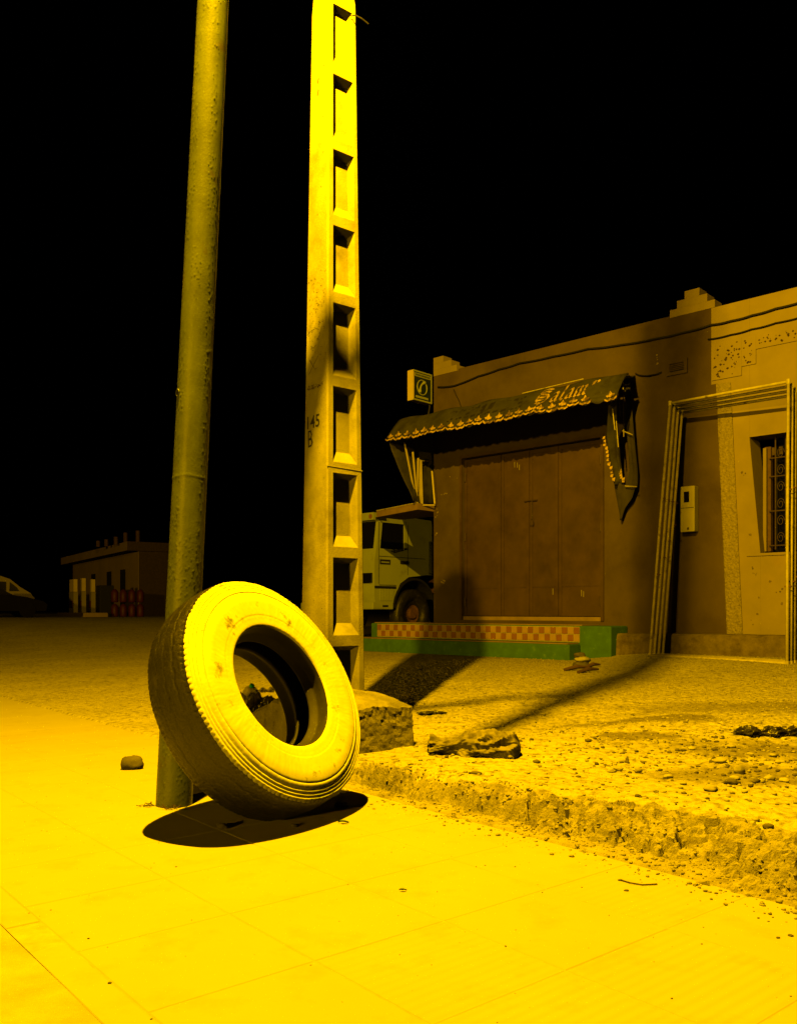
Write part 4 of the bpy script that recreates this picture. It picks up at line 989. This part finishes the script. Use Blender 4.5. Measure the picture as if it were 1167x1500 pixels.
# mudguard, wheel
cw = 1.16; zc = gT+.52
arc = [(cw+.66*math.cos(a), zc+.10+.66*math.sin(a)) for a in np.linspace(math.radians(178), math.radians(20), 16)]; arc2 = [(cw+.61*math.cos(a), zc+.10+.61*math.sin(a)) for a in np.linspace(math.radians(20), math.radians(178), 16)]
tprism(arc+arc2, -.02, .45, 'mudguard', M['blackplastic'])
def wheel(cw_, s0, parent):
    NAa = 40; prof = [(.20, .04), (.29, .02), (.30, -.01), (.40, -.025), (.48, -.01), (.52, .02), (.52, .22), (.48, .26)]
    V = []; Fc = []
    for k in range(NAa):
        a = 2*math.pi*k/NAa
        for (r, s) in prof: V.append(TK(cw_+r*math.cos(a), zc+r*math.sin(a), s0+s))
    n_ = len(prof)
    for k in range(NAa):
        for j in range(n_-1): Fc.append((k*n_+j, ((k+1) % NAa)*n_+j, ((k+1) % NAa)*n_+j+1, k*n_+j+1))
    o = part('wheel', V, Fc, M['rubber'], parent, smooth=True); fixn(o)
    V = [TK(cw_+.27*math.cos(2*math.pi*k/24), zc+.27*math.sin(2*math.pi*k/24), s0+.03) for k in range(24)]+[TK(cw_+.12*math.cos(2*math.pi*k/24), zc+.12*math.sin(2*math.pi*k/24), s0+.10) for k in range(24)]+[TK(cw_+.10*math.cos(2*math.pi*k/24), zc+.10*math.sin(2*math.pi*k/24), s0+.01) for k in range(24)]
    Fc = [(k, (k+1) % 24, 24+(k+1) % 24, 24+k) for k in range(24)]+[(24+k, 24+(k+1) % 24, 48+(k+1) % 24, 48+k) for k in range(24)]+[tuple(48+k for k in range(24))]
    q = part('rim', V, Fc, M['rust'], o); fixn(q)
wheel(cw, .02, tr); wheel(cw, WD-.28, tr); wheel(cw+3.4, .02, tr); wheel(cw+3.4, WD-.28, tr)
g = MB(); tbox(g, .9, 6.5, .95, 1.15, .55, WD-.55); g.build('chassis', M['blackplastic'], tr)
g = MB(); tbox(g, 1.62, 1.80, 1.63, 2.35, .0, .10); g.build('air_intake', M['blackplastic'], tr)
g = MB(); tbox(g, 2.0, 6.6, 1.25, 2.6, -.05, WD+.05); g.build('cargo_body', M['rust'], tr)

# ------------------------------------------------------------------ litter, stones
def stone(px, py, wpx, label=None, m='stone', flat=.6, z=None, group=None, seed=None, name='stone', cat='stone', aspect=.8):
    P = ground_hit(px, py); sc_ = wpx/F*P.y/2; rr = random.Random(seed if seed is not None else int(px*7+py))
    import bmesh
    b = bmesh.new(); bmesh.ops.create_icosphere(b, subdivisions=3, radius=1); off = Vector((rr.uniform(0, 99),)*3)
    a = rr.uniform(-.5, .5)
    for v in b.verts:
        n_ = 1+.30*mn.noise(v.co*1.1+off)+.14*mn.noise(v.co*3+off)+.05*mn.noise(v.co*8+off)
        c = v.co*n_; v.co = Vector((c.x*sc_, c.y*sc_*aspect, c.z*sc_*flat)); v.co = Matrix.Rotation(a, 3, 'Z') @ v.co; v.co.z += sc_*flat*.55
    me_ = bpy.data.meshes.new(name); b.to_mesh(me_); b.free(); me_.materials.append(M[m]); me_.shade_smooth()
    o = bpy.data.objects.new(name, me_); COL.objects.link(o); o.location = P
    tag(o, label, cat, group); return o
G = 'loose stones on the dirt lot'; LB = 'small pale loose stone lying on the dirt lot'
for (x, y, w_) in ((905, 1128, 14), (895, 1131, 13), (978, 1138, 14), (1054, 1117, 20), (1040, 1158, 22), (1075, 1142, 15), (1142, 1118, 14), (1127, 1142, 17), (1148, 1145, 15), (1070, 1096, 15), (870, 1080, 12), (1110, 1060, 12), (838, 1091, 10), (1098, 1106, 10), (1012, 1098, 12), (1131, 1108, 12), (935, 1129, 9), (960, 1160, 9), (1115, 1146, 12), (1000, 1150, 10), (1090, 1160, 10), (740, 1110, 8), (795, 1047, 9), (690, 1091, 7)):
    stone(x, y, w_, LB, flat=.5, group=G)
stone(1082, 1133, 17, 'rounded ball-like stone on the dirt at the far right', flat=.95, m='stone')
stone(1070, 1148, 22, 'dark flattish stone just below the ball-like stone', flat=.4, m='darkstone')
stone(696, 1134, 21, 'narrow dark wedge of stone lying in front of the crumpled sack', flat=.28, m='darkstone', aspect=.35)
stone(934, 1132, 11, 'upright sharp pale stone casting a small shadow on the dirt', flat=1.0)
stone(193, 1126, 33, 'dark broken lump of rubble left of the steel lamp post', m='darkstone', flat=.75, name='rubble_lump', cat='rubble')
stone(1125, 1212, 17, 'dark round stand-in stone for a hole near the right edge on top of the broken kerb', m='darkstone', flat=.6)  # dark stone added in place of a hole in the ground
stone(636, 971, 6, 'small dark stone in front of the green steps', m='darkstone')
stone(512, 1001, 11, 'pale chip of stone on the footing beside the concrete pole', flat=.5).location.z = .33
stone(595, 1078, 10, 'pale stone at the right foot of the concrete footing', flat=.7)
stone(562, 1079, 9, 'smaller pale stone at the front foot of the concrete footing', flat=.7)
# small cairn at the end of the steps
c0 = ground_hit(852, 985); zc_ = gz(c0.x, c0.y)
zz = 0
for i, (dx, w_, h_, m_, lb) in enumerate(((0, 26, .5, 'darkstone', 'dark bottom stone of the pile beside the steps'), (1, 24, .42, 'stone', 'pale flat stone in the pile beside the steps'), (-4, 18, .5, 'darkstone', 'dark top stone of the pile beside the steps'))):
    o = stone(852+dx, 978, w_, lb, m=m_, flat=h_); o.location.z += zz; zz += w_/F*12*h_*.62
# scraps of wood and cardboard on the ground beside it
for i, (x0, x1, y, lb) in enumerate(((826, 862, 983, 'longest splinter of wood lying by the stone pile'), (846, 876, 986, 'crooked splinter of wood lying nearest the camera by the stone pile'), (858, 878, 979, 'short splinter of wood lying behind the stone pile'))):
    a_ = ground_hit(x0, y); b_ = ground_hit(x1, y-2); a_.z += .015; b_.z += .03
    o = MB().tube([a_, (a_+b_)/2+Vector((0, 0, .02)), b_], [.02, .026, .012], 7).build('wood_scrap', M['wood'], loc=a_); tag(o, lb, 'wood scrap')
# crumpled woven sack
def crumple(name, P, L_, R_, dirv, label, cat, m, seed, prof, fold=.35, nA=120, nR=72, squash=.75):
    d = Vector(dirv).normalized(); s = Vector((-d.y, d.x, 0)); V = []
    for i in range(nA+1):
        f = i/nA; r0 = prof(f)*R_
        for j in range(nR):
            a = 2*math.pi*j/nR; c = Vector((math.cos(a), math.sin(a), f*3+seed))
            rid = 1-abs(mn.noise(Vector((math.cos(a)*1.6, math.sin(a)*1.6, f*4.5+seed)))*2.0)
            r = r0*(1+fold*(rid-.7)+.25*fold*mn.noise(Vector((math.cos(a)*6, math.sin(a)*6, f*22+seed))))
            z = r*math.sin(a)*squash
            Q = P+d*(L_*(f-.5))+s*(r*math.cos(a))+Vector((0, 0, max(-.25*R_, z)+.25*R_))
            V.append(Q)
    Fc = [(i*nR+j, (i+1)*nR+j, (i+1)*nR+(j+1) % nR, i*nR+(j+1) % nR) for i in range(nA) for j in range(nR)]
    Fc += [tuple(range(nR)), tuple(reversed(range(nA*nR, nA*nR+nR)))]
    o = part(name, V, Fc, m, loc=P, smooth=False); fixn(o); tag(o, label, cat); return o
pS = ground_hit(694, 1104)
def psack(f):
    # neck on the left, full on the right
    return (.42+.22*math.exp(-((f-.03)/.07)**2)+.50*float(sstep(.25, .6, f))+.18*math.exp(-((f-.4)/.08)**2))*(1-.9*max(0, (f-.9)/.1)**2.5)*(1 if f > .02 else .5)
crumple('crumpled_sack', pS, .47, .125, (1, -.12, 0), 'crumpled dirty sack lying on the dirt in front of the concrete footing', 'sack', M['sack'], 3.3, psack, .42)
# torn black rag on the right
pR = ground_hit(1120, 1078)
crumple('torn_rag', pR, .36, .055, (1, .05, 0), 'torn black rag crumpled on the dirt at the far right', 'rag', M['bag'], 8.1, lambda f: .35+.65*abs(math.sin(f*7.5)), .9)
# black rubbish bag seen through the tyre
pB = Vector((-1.03, 6.16, gz(-1.03, 6.16)))
crumple('rubbish_bag', pB, .40, .20, (1, -.15, 0), 'black rubbish bag behind the footing, seen through the hole of the tyre', 'rubbish bag', M['bag'], 1.7, lambda f: .35+.75*math.sin(math.pi*min(1, f*.9+.08))**.5, .5, squash=.9)
bt = thing('plastic_bottle', 'dusty plastic bottle with a green cap lying on the black rubbish bag', 'bottle', Vector((-1.05, 5.9, .22)))
q0 = at(361, 1016, 5.85); q1 = at(368, 1006, 5.83)
MB().tube([q0, q0.lerp(q1, .6), q1], [.03, .03, .012], 12).build('body', M['clear'], bt, smooth=True)
MB().tube([q1, q1+(q1-q0)*.28], .0165, 12).build('cap', M['cap'], bt)
crumple('plastic_scrap', at(384, 1014, 5.85), .16, .03, (1, .1, 0), 'crumpled pale plastic film on top of the black rubbish bag', 'plastic film', M['clear'], 5.5, lambda f: .3+.7*abs(math.sin(f*9)), 1.2, 50, 30)
# flat dark thing beside the footing
pF = ground_hit(632, 1047)
crumple('flat_rag', pF, .24, .05, (1, .12, 0), 'flat dark scrap lying right of the concrete footing', 'scrap', M['bag'], 2.5, lambda f: math.sin(math.pi*min(1, f*.96+.02))**.6, .5, 60, 40, .3)
# small weeds and litter at the foot of the steel post
rr = random.Random(31)
for i, (dx, dy, lb) in enumerate(((-.10, -.05, 'tuft of dry stalks at the left foot of the steel lamp post'), (.02, -.10, 'tuft of dry stalks in front of the steel lamp post foot'))):
    g = MB(); c = Vector((-.985+dx, 3.81+dy, 0))
    for k in range(9):
        a = rr.uniform(0, 6.28); l = rr.uniform(.02, .06); q = c+Vector((rr.uniform(-.03, .03), rr.uniform(-.015, .015), .002))
        g.tube([q, q+Vector((math.cos(a)*l*.6, math.sin(a)*l*.4, rr.uniform(.003, .014))), q+Vector((math.cos(a)*l, math.sin(a)*l*.6, rr.uniform(.001, .02)))], .0016, 4)
    o = g.build('dry_stalks', M['wood'], loc=c); tag(o, lb, 'dry stalks')
# bits on the pavement
a_ = on_ground(907, 1291, 0); wire = [on_ground(x, y, .003) for x, y in ((909, 1289), (922, 1293), (940, 1296), (962, 1295))]
o = MB().tube(wire, .0022, 5).build('wire_piece', M['iron'], loc=wire[0]); tag(o, 'thin bent piece of wire on the paving beside the broken kerb', 'wire')
GP = 'bits of grit on the paving'; LP = 'small loose bit of grit lying on the bright paving'
for (x, y, w_) in ((908, 1290, 7), (1033, 1306, 8), (1157, 1371, 8), (1139, 1374, 6), (917, 1305, 7), (1048, 1309, 6), (161, 1440, 6), (590, 1303, 6), (1027, 1383, 3), (754, 1270, 3), (43, 1338, 3), (258, 1270, 3), (740, 1386, 3), (710, 1268, 3), (1110, 1345, 4), (130, 1375, 4), (222, 1493, 4)):
    stone(x, y, w_, LP, m='darkstone', group=GP, flat=.4)
lf = on_ground(503, 1203, .004)
for (x, y, sc_, lb) in ((503, 1205, .022, 'small curled green leaf at the edge of the tyre shadow'), (590, 1304, .012, 'tiny dry leaf on the paving in front of the broken kerb')):
    P = on_ground(x, y, .004); V = []
    for i in range(7):
        f = i/6; w_ = math.sin(math.pi*f)*.4
        for s_ in (-1, 0, 1): V.append(P+Vector(((f-.5)*2*sc_, s_*w_*sc_, .3*sc_*(abs(s_)+math.sin(f*4)*.5))))
    Fc = [(i*3+j, (i+1)*3+j, (i+1)*3+j+1, i*3+j+1) for i in range(6) for j in (0, 1)]
    o = part('leaf', V, Fc, M['leaf'], loc=P); tag(o, lb, 'leaf')
# pebbles and clods inside the tyre's shadow
for (x, y, w_, lb) in ((430, 1211, 12, 'pale clod in the tyre shadow, the right one'), (325, 1213, 18, 'larger dark clod in the tyre shadow, left of the other'), (500, 1182, 20, 'dark stone wedged beside the tyre at the broken kerb')):
    stone(x, y, w_, lb, m='darkstone', flat=.5)
# gravel: thousands of tiny stones
_p = (1+5**.5)/2
ICO_V = np.array([(-1, _p, 0), (1, _p, 0), (-1, -_p, 0), (1, -_p, 0), (0, -1, _p), (0, 1, _p), (0, -1, -_p), (0, 1, -_p), (_p, 0, -1), (_p, 0, 1), (-_p, 0, -1), (-_p, 0, 1)])/1.9
ICO_F = np.array([(0, 11, 5), (0, 5, 1), (0, 1, 7), (0, 7, 10), (0, 10, 11), (1, 5, 9), (5, 11, 4), (11, 10, 2), (10, 7, 6), (7, 1, 8), (3, 9, 4), (3, 4, 2), (3, 2, 6), (3, 6, 8), (3, 8, 9), (4, 9, 5), (2, 4, 11), (6, 2, 10), (8, 6, 7), (9, 8, 1)])
def gravel(name, n, region, smin, smax, m, seed):
    r = np.random.default_rng(seed); V = []; Fq = []
    s, u = region(r, n); x = E0.x+u*ET.x+s*EU.x; y = E0.y+u*ET.y+s*EU.y; z = lot_height(x, y); z = np.where(s < -.02, 0., z)
    rad = smin*(smax/smin)**(r.random(n)**2.2)
    base = ICO_V
    a = r.random(n)*6.28; sc3 = np.stack([r.uniform(.7, 1.3, n), r.uniform(.6, 1.1, n), r.uniform(.35, .8, n)], 1)*rad[:, None]
    P = base[None]*sc3[:, None, :]*(1+.45*(r.random((n, 12, 3))-.5)); ca, sa = np.cos(a)[:, None], np.sin(a)[:, None]
    Q = P.copy(); Q[..., 0] = P[..., 0]*ca-P[..., 1]*sa; Q[..., 1] = P[..., 0]*sa+P[..., 1]*ca
    Q += np.stack([x, y, z+sc3[:, 2]*.35], 1)[:, None, :]
    V = Q.reshape(-1, 3); f = ICO_F; Fq = (f[None]+(np.arange(n)*12)[:, None, None]).reshape(-1, 3)
    mm = np_mesh(name, V, Fq, m); mm.shade_smooth(); o = bpy.data.objects.new(name, mm); COL.objects.link(o); tag(o, kind='stuff'); return o
def lotreg(r, n):
    s = .2+10*r.random(n)**.8; u = r.uniform(-6, 4.2, n); return s, u
gg = gravel('gravel', 60000, lotreg, .0025, .013, M['stone'], 1); tag(gg, 'fine gravel strewn over the dirt lot', 'gravel')
gg = gravel('crumbled_kerb_bits', 2600, lambda r, n: (r.normal(.10, .10, n), r.uniform(-.25, 2.3, n)), .002, .011, M['rubble'], 2); tag(gg, 'crumbs of concrete along the broken kerb', 'rubble')
gg = gravel('pavement_grit', 500, lambda r, n: (-1.75*r.random(n), r.uniform(-3, 2.6, n)), .001, .003, M['rubble'], 3); tag(gg, 'grit scattered over the paving', 'grit')
gg = gravel('dark_gravel', 900, lambda r, n: (np.clip(r.normal(1.6, .6, n), .45, 4), r.normal(.9, .6, n)), .005, .018, M['darkstone'], 4); tag(gg, 'patch of darker gravel on the lot at the right', 'gravel')

# ------------------------------------------------------------------ far left: filling station building and vehicles
def FB(px, y, Y): return at(px, y, Y)
fc = at(187, 905, 42); fdir = Vector((-.535, .845, 0)).normalized(); fn = Vector((fdir.y, -fdir.x, 0))
if fn.y > 0: fn = -fn
zg = gz(fc.x, fc.y)
fb = thing('station_building', 'dim single-storey building far across the lot with a pale fascia band', 'building', (fc.x, fc.y, zg))
def FBx(a, z, d=0): P = fc+fdir*a+fn*d; return Vector((P.x, P.y, z))
def fbox(g, a0, a1, z0, z1, d0, d1):
    P = [FBx(a0, 0, d0), FBx(a1, 0, d0), FBx(a1, 0, d1), FBx(a0, 0, d1)]; return g.hexa([Vector((p.x, p.y, z0)) for p in P]+[Vector((p.x, p.y, z1)) for p in P])
zr = at(187, 793, 42).z; zf = at(187, 806, 42).z
g = MB(); fbox(g, .25, 15, zg-.2, zf-.02, -2.5, -.6); o = g.build('wall', M['farwall'], fb); fixn(o)
g = MB(); fbox(g, 0, 15.6, zf, zr, -2.2, .0); o = g.build('fascia', M['farwall'], fb); fixn(o)
g = MB()
for a in (2.6, 5.4, 9.0): 
    g = MB(); fbox(g, a, a+.9, zg, zf-.8, -.62, -.56); o = g.build('opening', M['dark'], fb); fixn(o)
g = MB(); fbox(g, .19, .249, zg-.2, zf-.03, -2.5, -.62); o = g.build('dark_side_panel', M['iron'], fb); fixn(o)  # dark panels added over the end faces of wall and fascia
g = MB(); fbox(g, -.06, -.001, zf-.01, zr, -2.2, .0); o = g.build('dark_fascia_panel', M['iron'], fb); fixn(o)
for i, (px, py) in enumerate(((170, 782), (184, 776), (202, 773), (156, 786), (144, 788))):
    P = at(px, py, 43+i*.3); fbx = MB().tube([Vector((P.x, P.y, zr-.1)), Vector((P.x, P.y, P.z-.15))], .10, 8).build('roof_post', M['wood'], fb)
# island with pumps
isl = at(120, 905, 38); zi = gz(isl.x, isl.y)
o = MB().box((isl.x, isl.y, 0), fdir, fn, 2.6, .5, zi-.1, zi+.18).build('pump_island', M['farwall'], loc=(isl.x, isl.y, zi)); tag(soften(o, .04), 'low raised kerb island carrying the fuel pumps far left', 'island')
for i, (px, w_, h_, lb) in enumerate(((108, .45, 1.45, 'widest pale fuel pump, leftmost on the far island'), (122, .17, 1.5, 'middle pale fuel pump on the far island'), (136, .14, 1.45, 'narrow pale fuel pump, rightmost on the far island'))):
    P = at(px, 905, 38); r0 = thing('fuel_pump', lb, 'fuel pump', (P.x, P.y, zi+.18), 'fuel pumps on the far island')
    MB().box(P, fdir, fn, w_, .09, zi+.18, zi+.18+h_*.62).build('cabinet', M['white'], r0); MB().box(P, fdir, fn, w_*.9, .08, zi+.19+h_*.62, zi+.18+h_).build('display_head', M['signside'], r0)
    MB().box(P+fn*.10, fdir, fn, w_*.7, .02, zi+.4, zi+.7).build('panel', M['farred'], r0)
    MB().tube([P+fdir*w_+Vector((0, 0, 0)), P+fdir*(w_+.08), P+fdir*(w_+.02)] if False else [Vector((P.x, P.y, zi+1.1))+fdir*(w_+.02), Vector((P.x, P.y, zi+.5))+fdir*(w_+.12), Vector((P.x, P.y, zi+.9))+fdir*(w_+.16)], .025, 6).build('hose', M['cable'], r0)
# gas bottles in a cage
gc = at(180, 906, 37); zgc = gz(gc.x, gc.y)
for j in range(2):
    for i in range(4):
        P = gc+fn*(-.75+i*.36); z = zgc+j*.62
        o = MB().tube([(P.x, P.y, z), (P.x, P.y, z+.05), (P.x, P.y, z+.42), (P.x, P.y, z+.52), (P.x, P.y, z+.56)], [.13, .155, .155, .09, .04], 12).build('gas_bottle', M['farred'], loc=(P.x, P.y, z), smooth=True)
        tag(o, 'red gas bottle stacked in two rows beside the far building', 'gas bottle', 'red gas bottles by the far building')
o = MB().box(at(154, 905, 37.5), fdir, fn, .35, .3, zgc, zgc+1.35).build('dark_cabinet', M['blackplastic'], loc=gc); tag(soften(o, .03), 'black upright cabinet between the fuel pumps and the gas bottles', 'cabinet')
# van and dark car at the left edge
vn = at(14, 905, 38); zv = gz(vn.x, vn.y); vd = Vector((.92, .39, 0)).normalized(); vs = Vector((vd.y, -vd.x, 0))
van = thing('parked_van', 'pale parked van at the far left edge behind a dark car', 'van', (vn.x, vn.y, zv))
def VV(a, z, s=0): P = vn+vd*a+vs*s; return Vector((P.x, P.y, z+zv))
def vprism(poly, s0, s1, name, m, par=van): o = MB().prism([VV(a, z, s0) for a, z in poly], vs*(s1-s0)).build(name, m, par); fixn(o); return o
vprism([(-3.6, .35), (1.0, .35), (1.02, .8), (.86, 1.02), (.45, 1.28), (.05, 1.62), (-.4, 1.78), (-3.5, 2.02), (-3.6, 1.9)], -.9, .9, 'body', M['white'])
vprism([(.02, 1.10), (.42, 1.10), (.32, 1.26), (.04, 1.50)], .901, .92, 'side_window', M['glass'])
vprism([(-.9, 1.10), (-.1, 1.10), (-.1, 1.50), (-.9, 1.55)], .901, .92, 'side_window', M['glass'])
for a in (-2.8, .35): o = MB().tube([VV(a, .33, .70), VV(a, .33, .93)], .33, 20).build('wheel', M['carpaint'], van)
cr = at(26, 905, 33); zcr = gz(cr.x, cr.y)
car = thing('dark_car', 'low dark car parked in front of the pale van at the far left', 'car', (cr.x, cr.y, zcr))
def CC(a, z, s=0): P = cr+vd*a+vs*s; return Vector((P.x, P.y, z+zcr))
def cprism(poly, s0, s1, name, m): o = MB().prism([CC(a, z, s0) for a, z in poly], vs*(s1-s0)).build(name, m, car); fixn(o); return o
cprism([(-3.2, .25), (1.0, .25), (1.05, .5), (.9, .62), (.3, .78), (-.2, .85), (-3.1, .9)], -.8, .8, 'body', M['carpaint'])
cprism([(-2.6, .86), (-.15, .86), (-.75, 1.18), (-1.1, 1.26), (-2.1, 1.26)], -.7, .7, 'cabin', M['glass'])
for a in (-2.4, .35): o = MB().tube([CC(a, .29, .64), CC(a, .29, .84)], .29, 20).build('wheel', M['carpaint'], car)
# road line far left
a_, b_ = at(0, 918, 22), at(48, 916, 22)
